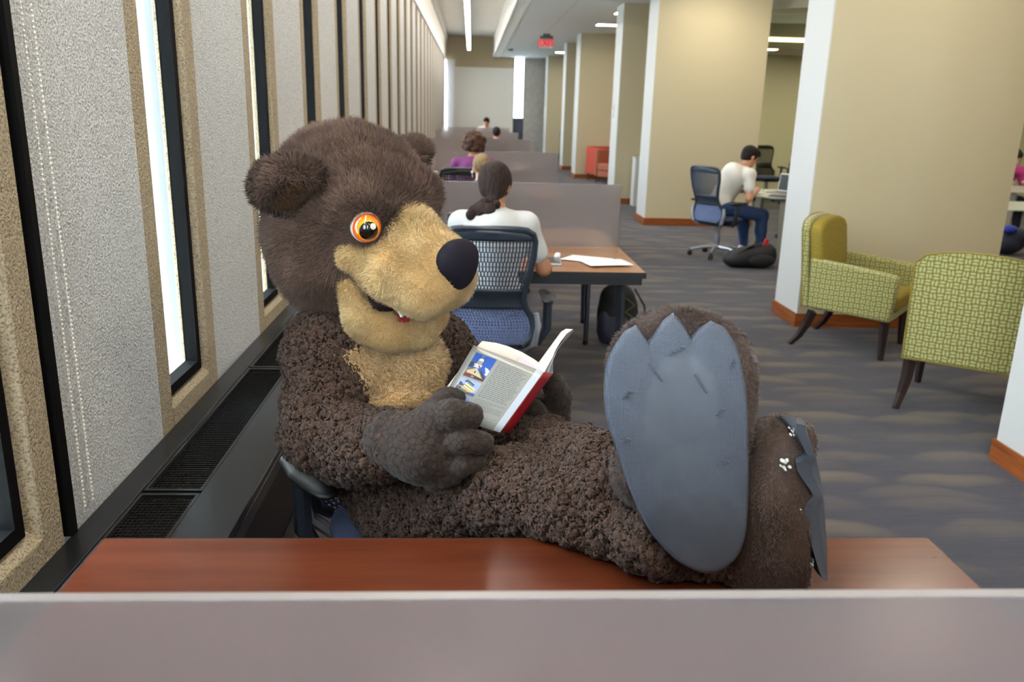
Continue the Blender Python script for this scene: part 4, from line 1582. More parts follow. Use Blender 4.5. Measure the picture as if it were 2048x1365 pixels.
def person(label, loc, rz, skin, hair_m, shirt_m, pants_m, lean=0.0, pitch=0.0, yaw=0.0, roll=0.0, hands=None, hair='short', sleeve=0.55, hscale=1.0, knees=None, lift=0.0, h=0.009, group=None, face=True, shoe_m=None):
    """seated figure, facing local +Y, seat 0.47 m high"""
    t = thing('person', label, 'person', loc, rz, group)
    V = lambda *a: np.array(a, float)
    pel = V(0, -0.04, 0.56 + lift)
    chest = V(0, -0.05 + lean * 0.62, 0.56 + lift + 0.33 - abs(lean) * 0.12)
    neck = V(0, -0.03 + lean, 0.56 + lift + 0.52 - abs(lean) * 0.28)
    cp, sp = math.cos(pitch), math.sin(pitch)
    Fh = V(math.sin(yaw) * cp, math.cos(yaw) * cp, sp)
    Rh = V(math.cos(yaw), -math.sin(yaw), 0)
    Uh = np.cross(Rh, Fh)
    Rh, Uh = Rh * math.cos(roll) + Uh * math.sin(roll), Uh * math.cos(roll) - Rh * math.sin(roll)
    hc = neck + V(0, 0.035 + lean * 0.12, 0.135) + Fh * 0.015
    B = np.array([Rh, Fh, Uh])
    hp = lambda r_, f_, u_: hc + (Rh * r_ + Fh * f_ + Uh * u_) * hscale
    sh = [neck + V(sx * 0.175, 0.0, -0.065) for sx in (-1, 1)]
    if hands is None:
        hands = [V(-0.14, 0.42, 0.77), V(0.14, 0.42, 0.77)]
    hands = [np.array(q, float) for q in hands]
    el = []
    for i, sx in enumerate((-1, 1)):
        mid = (sh[i] + hands[i]) / 2
        d = hands[i] - sh[i]
        L = np.linalg.norm(d)
        a = 0.285
        off = math.sqrt(max(a * a - (L / 2) ** 2, 0.0009))
        dn = V(sx * 0.45, -0.25, -0.9)
        dn -= d / L * (dn @ d / L)
        dn /= np.linalg.norm(dn)
        el.append(mid + dn * off)
    if knees is None:
        knees = [V(-0.13, 0.40, 0.50 + lift), V(0.13, 0.40, 0.50 + lift)]
    knees = [np.array(q, float) for q in knees]
    ank = [k_ + V(0, 0.03, 0) for k_ in knees]
    for a_ in ank:
        a_[2] = 0.085
    b = SDF()
    b.ell(pel, (0.165, 0.12, 0.12), k=0.06)
    b.cap(pel, chest, 0.115, 0.125, 0.06)
    b.ell(chest + V(0, 0, 0.03), (0.165, 0.105, 0.17), k=0.06)
    b.cap(chest + V(0, -0.01, 0.1), neck, 0.09, 0.058, 0.05)
    b.cap(neck + V(0, 0, -0.02), hc + V(0, -0.0, -0.05), 0.054, 0.05, 0.03)
    # head
    b.ell(hp(0, -0.012, 0.028), np.array([0.075, 0.094, 0.088]) * hscale, B, 0.02)
    b.ell(hp(0, 0.03, -0.035), np.array([0.058, 0.062, 0.078]) * hscale, B, 0.03)
    b.cap(hp(0, 0.095, 0.005), hp(0, 0.112, -0.022), 0.008, 0.013, 0.012)
    b.ell(hp(0, 0.078, -0.062), np.array([0.024, 0.014, 0.009]) * hscale, B, 0.01)
    b.cap(hp(-0.035, 0.077, 0.024), hp(0.035, 0.077, 0.024), 0.012, 0.012, 0.02)
    b.cap(hp(0, 0.062, -0.095), hp(0, 0.066, -0.1), 0.016, 0.016, 0.02)
    for sx in (-1, 1):
        b.ell(hp(sx * 0.032, 0.086, 0.006), np.array([0.016, 0.009, 0.010]) * hscale, B, 0.008, sub=True)
        b.ell(hp(sx * 0.079, -0.008, -0.005), np.array([0.010, 0.020, 0.032]) * hscale, B, 0.006)
        i = (sx + 1) // 2
        b.cap(neck + V(0, 0, -0.05), sh[i], 0.07, 0.062, 0.04)
        b.chain([sh[i], el[i], hands[i]], [0.052, 0.040, 0.028], 0.03)
        hd = hands[i] - el[i]
        hd /= np.linalg.norm(hd)
        lat = np.cross(hd, V(0, 0, 1))
        lat /= np.linalg.norm(lat)
        palm = hands[i] + hd * 0.05
        b.cap(hands[i], palm, 0.028, 0.034, 0.02)
        for f_, ln in zip((-1.5, -0.5, 0.5, 1.5), (0.055, 0.068, 0.064, 0.05)):
            p0 = palm + lat * f_ * 0.017 + hd * 0.02
            p1 = p0 + hd * ln * 0.55 + V(0, 0, -0.006)
            p2 = p1 + hd * ln * 0.4 + V(0, 0, -0.022)
            b.chain([p0, p1, p2], [0.0095, 0.009, 0.008], 0.004)
        th = palm - lat * sx * 0.022 * -1 * -1
        b.chain([palm - lat * sx * 0.02 - hd * 0.02, palm - lat * sx * 0.045 + hd * 0.01, palm - lat * sx * 0.045 + hd * 0.035], [0.013, 0.011, 0.009], 0.008)
        hip = pel + V(sx * 0.095, 0.02, -0.01)
        b.chain([hip, knees[i]], [0.088, 0.062], 0.04)
        b.chain([knees[i], (knees[i] + ank[i]) / 2 + V(0, -0.015, 0.03), ank[i]], [0.058, 0.056, 0.038], 0.03)
        b.cap(ank[i] + V(0, -0.02, -0.035), ank[i] + V(0, 0.15, -0.05), 0.036, 0.028, 0.03)
    sdf_obj('body', b, h, skin, t, relax=1)
    if face:
        for sx in (-1, 1):
            MB().ell(hp(sx * 0.032, 0.080, 0.006), (0.011, 0.008, 0.0075), 12, 8, B).build('eye', plain('eye_dark', (40, 30, 28), 0.2), t)
        MB().ell(hp(0, 0.088, -0.061), (0.022, 0.006, 0.007), 12, 6, B).build('lips', plain('lips', (176, 96, 88), 0.5), t)
    # shirt
    s_ = SDF()
    s_.ell(pel + V(0, 0, 0.02), (0.175, 0.13, 0.12), k=0.06)
    s_.cap(pel, chest, 0.132, 0.140, 0.06)
    s_.ell(chest + V(0, 0, 0.03), (0.18, 0.12, 0.175), k=0.06)
    s_.cap(chest + V(0, -0.01, 0.1), neck + V(0, 0, -0.035), 0.1, 0.07, 0.05)
    for i in (0, 1):
        s_.cap(neck + V(0, 0, -0.055), sh[i], 0.078, 0.074, 0.04)
        e2 = sh[i] + (el[i] - sh[i]) * sleeve if sleeve <= 1 else el[i]
        s_.cap(sh[i], e2, 0.068, 0.062, 0.03)
        if sleeve > 1:
            s_.cap(el[i], el[i] + (hands[i] - el[i]) * (sleeve - 1), 0.056, 0.046, 0.03)
    sdf_obj('shirt', s_, h * 1.1, shirt_m, t, relax=2)
    p_ = SDF()
    p_.ell(pel + V(0, 0, -0.03), (0.178, 0.135, 0.10), k=0.05)
    for i, sx in enumerate((-1, 1)):
        hip = pel + V(sx * 0.095, 0.02, -0.01)
        p_.chain([hip, knees[i]], [0.098, 0.074], 0.04)
        p_.chain([knees[i], (knees[i] + ank[i]) / 2 + V(0, -0.012, 0.03), ank[i] + V(0, 0, 0.04)], [0.074, 0.068, 0.054], 0.03)
    sdf_obj('trousers', p_, h * 1.2, pants_m, t, relax=2)
    for i in (0, 1):
        q_ = SDF()
        q_.cap(ank[i] + V(0, -0.03, -0.035), ank[i] + V(0, 0.16, -0.05), 0.045, 0.034, 0.03)
        q_.cap(ank[i] + V(0, -0.01, -0.03), ank[i] + V(0, -0.01, 0.0), 0.042, 0.042, 0.02)
        sdf_obj('shoe', q_, 0.01, shoe_m or M_PAPER, t)
    # hair
    hr = SDF()
    if hair in ('short', 'tail', 'crop'):
        g = {'short': 1.13, 'tail': 1.22, 'crop': 1.06}[hair]
        hr.ell(hp(0, -0.020, 0.036), np.array([0.077, 0.096, 0.088]) * g * hscale, B, 0.02)
        if hair == 'short':
            hr.ell(hp(0.0, 0.04, 0.088), np.array([0.062, 0.058, 0.034]), B, 0.03)
            hr.ell(hp(0, -0.06, -0.02), np.array([0.062, 0.045, 0.06]), B, 0.03)
            hr.ell(hp(0.02, 0.075, 0.075), np.array([0.04, 0.03, 0.025]), B, 0.02)
        if hair == 'tail':
            hr.ell(hp(0, -0.055, -0.03), np.array([0.068, 0.055, 0.06]), B, 0.03)
            tp_ = hc + V(-0.005, -0.115, -0.055)
            hr.cap(hp(0, -0.07, -0.03), tp_, 0.045, 0.026, 0.012)
            rg = np.random.default_rng(8)
            for c_, r_ in (((-0.02, -0.012, -0.045), 0.055), ((-0.07, -0.015, -0.055), 0.055), ((-0.115, -0.01, -0.075), 0.042), ((-0.03, -0.015, -0.09), 0.056), ((-0.085, -0.015, -0.10), 0.050), ((-0.055, -0.012, -0.13), 0.046), ((0.02, -0.01, -0.05), 0.036), ((0.005, -0.012, -0.10), 0.042), ((-0.03, -0.012, -0.135), 0.036)):
                for _k in range(4):
                    o_ = rg.normal(size=3) * 0.35 * r_
                    hr.ell(tp_ + np.array(c_) + o_, (r_ * 0.62, r_ * 0.5, r_ * 0.72), k=0.008)
        hr.ell(hp(0, 0.10, -0.03), np.array([0.068, 0.085, 0.085]) * hscale, B, 0.012, sub=True)
        hr.ell(hp(0, 0.03, -0.13), np.array([0.12, 0.12, 0.085 if hair != 'tail' else 0.05]), B, 0.012, sub=True)
        if hair == 'tail':
            for sx in (-1, 1):
                hr.ell(hp(sx * 0.085, -0.005, -0.01), np.array([0.02, 0.024, 0.036]), B, 0.01, sub=True)
    if hair == 'curly':
        rg = np.random.default_rng(5)
        hr.ell(hp(0, -0.02, 0.03), np.array([0.118, 0.12, 0.112]), B, 0.02)
        for i in range(90):
            d = rg.normal(size=3)
            d /= np.linalg.norm(d)
            if d[2] < -0.75 or (d[1] > 0.5 and d[2] < 0.2):
                continue
            hr.ell(hp(d[0] * 0.120, -0.02 + d[1] * 0.120, 0.03 + d[2] * 0.112), np.full(3, rg.uniform(0.016, 0.028)), None, 0.01)
        hr.ell(hp(0, 0.11, -0.03), np.array([0.065, 0.07, 0.085]), B, 0.012, sub=True)
    ho = sdf_obj('hair', hr, h * 0.8, hair_m, t, relax=1)
    return t, dict(hc=hc, hp=hp, hands=hands)


S_WHITE = plain('white_cotton', (226, 222, 214), 0.85, bump=0.2, bscale=40)
S_GREYW = plain('pale_grey_cotton', (206, 206, 204), 0.85, bump=0.2, bscale=40)
S_PURP = plain('purple_cotton', (118, 48, 108), 0.8)
S_PINK = plain('pink_cotton', (214, 70, 150), 0.8)
S_DARK = plain('charcoal_cotton', (60, 62, 70), 0.85)
P_JEAN = plain('blue_denim', (52, 76, 122), 0.85, bump=0.3, bscale=300)
P_DARK = plain('dark_trousers', (40, 42, 52), 0.85)

person('person with dark ponytail in pale grey T-shirt, seated with back to camera at table', (0.13, 4.46, 0), 0.0, M_TAN, H_DARK, S_GREYW, P_DARK,
       lean=0.10, pitch=-0.45, yaw=0.25, hands=[(-0.08, 0.46, 0.775), (0.27, 0.42, 0.775)], hair='tail', sleeve=0.62, lift=0.045, h=0.008)
person('person with curly brown hair and purple top, seated facing away at second table', (0.03, 8.9, 0), 0.0, M_SKIN, H_BRN, S_PURP, P_DARK,
       lean=0.06, pitch=-0.25, yaw=0.3, hair='curly', sleeve=1.4, lift=0.07, h=0.012, face=False)
_, info = person('fair-haired person with white earphone, head just over first frosted screen', (0.10, 7.42, 0), 0.0, M_SKIN2, H_FAIR, S_DARK, P_DARK,
                 lean=0.10, pitch=-0.4, yaw=0.1, hair='crop', sleeve=1.5, lift=-0.055, h=0.010, face=False, roll=0.12)
ep = thing('earphone', 'tiny white earphone in ear of fair-haired person', 'earphone', (0, 0, 0))
p_ = info['hp'](-0.092, 0.01, -0.02) + np.array([0.10, 7.42, 0])
ep.location = p_
MB().ell((0, 0, 0), (0.01, 0.012, 0.012), 10, 6).build('bud', M_PAPER, ep)
MB().tube([(0, 0, -0.008), (0.004, 0.004, -0.045)], 0.0035, 6).build('stem', M_PAPER, ep)
person('person bent over glass table writing, white T-shirt and blue jeans, short dark hair', (2.99, 9.80, 0), math.radians(-78), M_SKIN, H_BLK, S_WHITE, P_JEAN,
       lean=0.27, pitch=-0.5, yaw=-0.05, hands=[(-0.08, 0.38, 0.785), (0.08, 0.40, 0.785)], hair='short', sleeve=0.6, lift=0.04, h=0.009,
       knees=[(-0.13, 0.40, 0.52), (0.14, 0.48, 0.50)])
person('person at the farthest table, dark hair, face bowed towards the camera', (0.42, 23.75, 0), PI, M_SKIN, H_BLK, S_GREYW, P_DARK,
       lean=0.05, pitch=-0.3, yaw=0.3, hair='short', sleeve=1.5, lift=0.10, h=0.014)
person('person at fourth table, only black hair showing above its frosted screen', (0.52, 17.45, 0), 0.0, M_SKIN, H_BLK, S_DARK, P_DARK,
       lean=0.1, pitch=-0.3, hair='short', sleeve=1.5, lift=-0.02, h=0.014, face=False)
person('person in bright pink top and dark hair at glass table by the right edge', (8.2, 12.65, 0), math.radians(178), M_SKIN2, H_BLK, S_PINK, P_DARK,
       lean=0.26, pitch=-0.5, hair='short', sleeve=0.7, lift=0.0, h=0.014)
# ================================================================ the person in the brown bear costume
ORI = np.array([-0.25, 2.25, 0.0])
bear = thing('costumed_person', 'person in a big shaggy brown bear costume reading, crossed feet up on the wooden table', 'person', tuple(ORI))

M_FLEECE = m_fur('brown_fleece', (22, 17, 14), (56, 43, 36), (92, 72, 62), 0.9, sheen=0.1)  # dark root tone paints shade into the crevices between fleece curls
M_HEADFUR = m_fur('brown_long_fur', (56, 44, 38), (104, 81, 70), (154, 126, 110), 0.75, patch=(66, 50, 42), patch_amt=0.5, sheen=0.12)
M_FOOTFUR = m_fur('boot_fur', (58, 45, 40), (88, 71, 63), (124, 103, 92), 0.6, patch=(84, 64, 48), patch_amt=0.5, sheen=0.2)
M_EARIN = m_fur('inner_ear_fur', (44, 30, 20), (84, 58, 32), (128, 88, 46), 0.8)
M_MUZZLE = m_fur('golden_muzzle_fur', (208, 164, 104), (243, 203, 140), (252, 226, 174), 0.75, patch=(196, 146, 82), patch_amt=0.5, sheen=0.25)
M_BELLY = m_fur('golden_belly_fur', (206, 154, 96), (240, 200, 146), (250, 222, 176), 0.75, patch=(220, 172, 116), patch_amt=0.4, sheen=0.25)


def glove_mat():
    t = NT('brown_suede_glove')
    co = t.coord()
    wv = t.n('VectorMath', operation='MULTIPLY_ADD')
    nz = t.n('TexNoise')
    t.set(nz.inputs['Vector'], co)
    nz.inputs['Scale'].default_value = 30
    t.set(wv.inputs[0], nz.outputs[1])
    wv.inputs[1].default_value = (0.012, 0.012, 0.012)
    t.set(wv.inputs[2], co)
    cr = t.voro(wv.outputs[0], 62, 'DISTANCE_TO_EDGE')
    crk = t.ramp(cr, [(0.0, (0, 0, 0, 1)), (0.10, (1, 1, 1, 1))])
    fine = t.noise(co, 420, 3, 0.7)
    col = t.mix(crk, lin((24, 18, 15)), lin((58, 44, 37)))
    col = t.mix(t.math('MULTIPLY', fine, 0.5), col, lin((40, 31, 27)))
    h_ = t.math('ADD', crk, t.math('MULTIPLY', fine, 0.35))
    t.pbsdf(col, 0.9, 0, t.bump(h_, 0.35, 0.004), Sheen_Weight=0.08)
    return t.m


M_GLOVE = glove_mat()
SHORT = []


def local(v, o=ORI):
    return v - o


def lump(v, q, amp, size, seed=0.0, ret=False):
    """raises cloth into rounded fleece knobs (real relief)"""
    n = vnormals(v, q)
    out = v.copy()
    D_ = np.zeros(len(v))
    ks = 1.0 / size
    for i in range(len(v)):
        p = v[i] * ks
        d = noise.voronoi((p[0] + seed, p[1], p[2]))[0]
        D_[i] = d[0]
        out[i] = v[i] + n[i] * amp * (0.55 - d[0])
    return (out, D_) if ret else out


def folds(v, q, amp, fn):
    n = vnormals(v, q)
    return v + n * (fn(v) * amp)[:, None]


# ------------------------------------------------ joints (from the pose in the picture)
J = {}
J['pel'] = at(815, 990, 2.18)
J['bel'] = at(775, 880, 2.18)
J['chest'] = at(765, 760, 2.22)
J['neck'] = at(755, 670, 2.24)
J['shR'] = at(655, 700, 2.10)
J['elR'] = at(648, 862, 2.00)
J['faR'] = at(735, 895, 1.90)
J['wrR'] = at(800, 880, 1.84)
J['shL'] = at(870, 690, 2.36)
J['elL'] = at(985, 830, 2.36)
J['wrL'] = at(1075, 830, 2.22)
J['hipR'] = at(822, 1000, 2.06)
J['hipL'] = at(890, 975, 2.26)
J['knR'] = at(1010, 985, 1.80)
J['shnR'] = at(1150, 1020, 1.64)
J['anR'] = at(1300, 1085, 1.50)
J['heR'] = at(1480, 1120, 1.455)
J['knL'] = at(1080, 905, 1.98)
J['shnL'] = at(1170, 935, 1.78)
J['anL'] = at(1290, 960, 1.60)

sd_ = SDF()
sd_.ell(J['pel'], (0.165, 0.17, 0.14), k=0.06)
sd_.ell(J['bel'], (0.195, 0.18, 0.18), k=0.08)
sd_.ell(J['chest'], (0.185, 0.165, 0.19), k=0.08)
sd_.cap(J['chest'], J['neck'], 0.15, 0.13, 0.06)
sd_.cap(J['neck'] + np.array([0, 0, -0.03]), J['shR'], 0.10, 0.105, 0.06)
sd_.cap(J['neck'] + np.array([0, 0, -0.03]), J['shL'], 0.10, 0.095, 0.06)
sd_.chain([J['shR'], J['elR']], [0.108, 0.104], 0.035)
sd_.chain([J['elR'], J['faR'], J['wrR']], [0.104, 0.088, 0.072], 0.03)
sd_.chain([J['shL'], J['elL'], J['wrL']], [0.10, 0.085, 0.06], 0.03)
sd_.chain([J['hipR'], J['knR'], J['shnR'], J['anR'], J['heR']], [0.142, 0.098, 0.083, 0.068, 0.062], 0.045)
sd_.chain([J['hipL'], J['knL'], J['shnL'], J['anL']], [0.13, 0.088, 0.082, 0.075], 0.04)
# bunched cloth: elbow crease, wrist roll, shin gathers
for c, r_ in ((at(700, 930, 1.93), .06), (at(690, 860, 1.93), .05), (at(770, 905, 1.86), 0.06), (at(1215, 965, 1.62), 0.066), (at(1300, 1085, 1.44), 0.062), (at(1190, 915, 1.68), 0.055)):
    sd_.ell(c, (r_, r_, r_ * 0.9), k=0.03)


def body_post(val, ax):
    # cloth rests on the table top and on the seat
    X, Y, Z = ax[0][:, None, None], ax[1][None, :, None], ax[2][None, None, :]
    t_ = np.where(Y < 1.64, 0.748 - Z, -1.0).astype(np.float32)
    return np.maximum(val, t_ + 0 * val)


v, q = sd_.mesh(0.0105, body_post, 3)


def fold_fn(v):
    # long soft wrinkles across elbow, waist and thighs
    a = np.sin(v[:, 0] * 46 + v[:, 2] * 60 + 1.5 * np.sin(v[:, 1] * 22)) * 0.5
    b = np.sin(v[:, 0] * 70 - v[:, 1] * 52 + 2.0 * np.sin(v[:, 2] * 30)) * 0.5
    return (a + b) * 0.5


v = folds(v, q, 0.013, fold_fn)
v, q = subdivide(v, q)
v = relax_mesh(v, q, 1)
v, q = subdivide(v, q)
v, D_ = lump(v, q, 0.0115, 0.0150, ret=True)
fw_ = np.clip((0.62 - D_[q].mean(1)) / 0.30, 0.22, 1)
ct = curls(v, q, 150000, 0.0052, 0.0036, fw=fw_)
st = fur(v, q, 9000, 0.012, 0.0022, lift=0.5, rand=0.9, curl=0.9)
mesh_obj('fleece_suit', v, q, M_FLEECE, bear, [ct, st], ORI)
BODY_SDF = sd_

# ------------------------------------------------ golden belly
sb = SDF()
sb.p = [(a[0], a[1], (a[2] + 0.020 if a[0] == 'ell' else a[2]), (a[3] + (0.020 if a[0] == 'cap' else 0)) if a[0] == 'cap' else a[3], a[4] + (0.020 if a[0] == 'cap' else 0), a[5], a[6]) for a in sd_.p[:6]]
BC = at(812, 754, 2.02)


def belly_post(val, ax):
    X, Y, Z = ax[0][:, None, None], ax[1][None, :, None], ax[2][None, None, :]
    e = np.sqrt(((X - BC[0]) / 0.182) ** 2 + ((Y - BC[1]) / 0.20) ** 2 + ((Z - BC[2]) / 0.140) ** 2) - 1.0
    e = e * 0.12
    k = 0.03
    h_ = np.maximum(k - np.abs(val - e), 0) / k
    return (np.maximum(val, e) + h_ * h_ * k * 0.25).astype(np.float32)


v, q = sb.mesh(0.009, belly_post, 2)
v = folds(v, q, 0.021, lambda p: np.sin(p[:, 2] * 46 + 2.4 * np.sin(p[:, 0] * 17 + 1.0)) * np.clip((1.02 - p[:, 2]) * 6, 0.15, 1))
v, q = subdivide(v, q)
fb = fur(v, q, 150000, 0.019, 0.0028, lift=0.5, rand=0.55, curl=1.0, comb=(0.25, 0, -1), clump=0.35, clump_size=0.012)
mesh_obj('belly_patch', v, q, M_BELLY, bear, [fb], ORI)

# ------------------------------------------------ head
HC = np.array([-0.305, 2.171, 1.362])
HF = np.array([0.793, -0.590, -0.152])
HF /= np.linalg.norm(HF)
HL = np.array([0.607, 0.787, 0.11])
HL -= HF * (HF @ HL)
HL /= np.linalg.norm(HL)
HU = np.cross(HF, HL)
HB = np.array([HF, HL, HU])
S = 0.875


def H(f, l, u):
    return HC + (HF * f + HL * l + HU * u) * S


def comb_head(p):
    d = (p - HC) @ HB.T
    # fur runs back from the face and down the cheeks
    c = np.stack([-0.6 * np.ones(len(p)), 0.5 * np.sign(d[:, 1]) * np.abs(d[:, 1]) * 3, -0.9 + np.clip((d[:, 2] + 0.02) / 0.10, 0, 1) * 1.9], 1)
    return c @ HB


hs = SDF()
hs.ell(H(-0.02, 0, 0.035), np.array([0.222, 0.232, 0.225]) * S, HB, 0.05)
hs.ell(H(0.0, 0, -0.10), np.array([0.212, 0.245, 0.17]) * S, HB, 0.08)
hs.ell(H(0.10, 0, 0.045), np.array([0.12, 0.175, 0.13]) * S, HB, 0.06)
hs.ell(H(-0.03, 0, -0.20), np.array([0.15, 0.17, 0.10]) * S, HB, 0.06)
for sx in (-1, 1):
    # brow lump above each eye
    hs.ell(H(0.145, sx * 0.11, 0.09), np.array([0.04, 0.06, 0.035]) * S, HB, 0.06)
v, q = hs.mesh(0.010, None, 2)
v, q = subdivide(v, q)
fh = fur(v, q, 400000, 0.026, 0.0019, lift=0.36, rand=0.33, curl=0.35, comb=comb_head, clump=0.35, clump_size=0.016)
mesh_obj('head_fur', v, q, M_HEADFUR, bear, [fh], ORI)

for sx in (-1, 1):
    # ears: cupped discs standing out from the head sides
    EF = HF * 0.72 + HL * sx * 0.30 - HU * 0.52
    EF /= np.linalg.norm(EF)
    EO = HL * sx * 0.95 + HU * 0.30
    EO -= EF * (EF @ EO)
    EO /= np.linalg.norm(EO)
    EU = np.cross(EF, EO)
    EB = np.array([EF, EO, EU])
    ec = H(0.005 if sx < 0 else -0.02, sx * 0.262, 0.145 if sx < 0 else 0.125)
    e_ = SDF()
    e_.ell(ec, (0.050, 0.074, 0.074), EB, 0.02)
    e_.ell(ec - EO * 0.06, (0.05, 0.06, 0.07), EB, 0.03)
    e_.ell(ec + EF * 0.055 - EO * 0.012, (0.045, 0.048, 0.046), EB, 0.02, sub=True)
    v, q = e_.mesh(0.006, None, 2)
    fe = fur(v, q, 420000, 0.022, 0.0018, lift=0.45, rand=0.4, curl=0.4, comb=EO, clump=0.3, clump_size=0.014,
             mask=lambda c, a=ec, b=EF: 1.0 - 0.75 * (((c - a) @ b > 0.0) & (np.linalg.norm(c - a - b * 0.03, axis=1) < 0.056)))
    eo = mesh_obj('ear', v, q, M_HEADFUR, bear, [fe], ORI)
    i_ = SDF()
    i_.ell(ec + EF * 0.033 - EO * 0.010, (0.016, 0.050, 0.050), EB, 0.01)
    v, q = i_.mesh(0.005, None, 1)
    fi = fur(v, q, 420000, 0.012, 0.0016, lift=0.6, rand=0.7, curl=0.8, comb=EO)
    mesh_obj('inner_ear', v, q, M_EARIN, eo, [fi], ORI)

# muzzle
mz = SDF()
mz.cap(H(0.15, 0, 0.01), H(0.325, 0, -0.045), 0.102, 0.068, 0.05)
mz.ell(H(0.322, 0, -0.090), np.array([0.092, 0.116, 0.088]) * S, HB, 0.05)
for sx in (-1, 1):
    mz.chain([H(0.155, sx * 0.150, -0.046), H(0.235, sx * 0.10, -0.080), H(0.32, sx * 0.055, -0.125)], [0.042 * S, 0.068 * S, 0.075 * S], 0.04)
    mz.ell(H(0.15, sx * 0.170, -0.035), np.array([0.03, 0.028, 0.03]), HB, 0.03)
v, q = mz.mesh(0.008, None, 2)
v, q = subdivide(v, q)


def comb_muz(p):
    d = (p - HC) @ HB.T
    return np.stack([-0.8 + 0 * d[:, 0], 1.5 * d[:, 1] * 3, -0.5 - 3 * np.clip(0.1 - d[:, 2], 0, .2)], 1) @ HB


NC = H(0.40, 0, -0.035)
fm_ = fur(v, q, 430000, 0.0125, 0.0016, lift=0.42, rand=0.5, curl=0.5, comb=comb_muz, clump=0.2, clump_size=0.01,
          mask=lambda c: (np.linalg.norm((c - NC) @ HB.T / np.array([0.05, 0.058, 0.056]), axis=1) > 1.0).astype(float))
mesh_obj('muzzle', v, q, M_MUZZLE, bear, [fm_], ORI)

# lower jaw
jw = SDF()
jw.chain([H(0.15, -0.168, -0.125), H(0.175, -0.142, -0.232), H(0.235, -0.085, -0.268), H(0.26, 0, -0.278), H(0.235, 0.085, -0.268), H(0.175, 0.150, -0.215), H(0.15, 0.178, -0.125)],
         [0.03, 0.036, 0.043, 0.048, 0.043, 0.036, 0.03], 0.03)
jw.ell(H(0.16, 0, -0.280), np.array([0.12, 0.14, 0.035]), HB, 0.03)
v, q = jw.mesh(0.007, None, 2)
v, q = subdivide(v, q)
fj = fur(v, q, 430000, 0.012, 0.0016, lift=0.45, rand=0.5, curl=0.5, comb=comb_muz, clump=0.2, clump_size=0.01)
mesh_obj('lower_jaw', v, q, M_MUZZLE, bear, [fj], ORI)

mo = SDF()
mo.ell(H(0.14, 0, -0.18), np.array([0.11, 0.145, 0.055]), HB, 0.02)
sdf_obj('mouth_lining', mo, 0.008, plain('mouth_lining_dark', (34, 18, 16), 0.8), bear, origin=ORI)
tg = SDF()
tg.ell(H(0.205, -0.055, -0.232), np.array([0.07, 0.075, 0.022]), HB, 0.02)
sdf_obj('tongue', tg, 0.006, plain('red_felt', (178, 42, 54), 0.8), bear, origin=ORI)
for sx in (-1, 1):
    to = MB().tube([H(0.275, sx * 0.088, -0.185) - ORI, H(0.283, sx * 0.090, -0.206) - ORI], [0.010, 0.004], 10)
    to.build('tooth', plain('tooth_white', (240, 238, 228), 0.3), bear)

# nose
nz_ = SDF()
nz_.ell(H(0.398, 0, -0.020), np.array([0.042, 0.066, 0.048]), HB, 0.03)
nz_.ell(H(0.400, 0, -0.058), np.array([0.040, 0.040, 0.046]), HB, 0.03)
sdf_obj('nose', nz_, 0.005, plain('navy_black_cloth', (26, 23, 33), 0.85, bump=0.2, bscale=700, Specular_IOR_Level=0.2), bear, origin=ORI)


# eyes
def cap_mesh(c, B, r, a0, a1, n=28, m=10):
    """band of a ball between polar angles a0 and a1 around axis B[0]"""
    mb = MB()

    def fn(u, w_):
        th = a0 + (a1 - a0) * w_
        ph = 2 * PI * u
        return tuple(c + r * (B[0] * math.cos(th) + (B[1] * math.cos(ph) + B[2] * math.sin(ph)) * math.sin(th)) - ORI)
    mb.grid(fn, n, m)
    return mb


def iris_mat():
    t = NT('orange_iris')
    co = t.n('TexCoord').outputs['UV']
    sp = t.n('SeparateXYZ')
    t.set(sp.inputs[0], co)
    col = t.ramp(sp.outputs[0], [(0.0, (255, 190, 30)), (0.5, (252, 168, 24)), (0.8, (236, 110, 22)), (1.0, (196, 52, 22))])
    t.pbsdf(col, 0.08, Coat_Weight=1.0, Coat_Roughness=0.03)
    return t.m


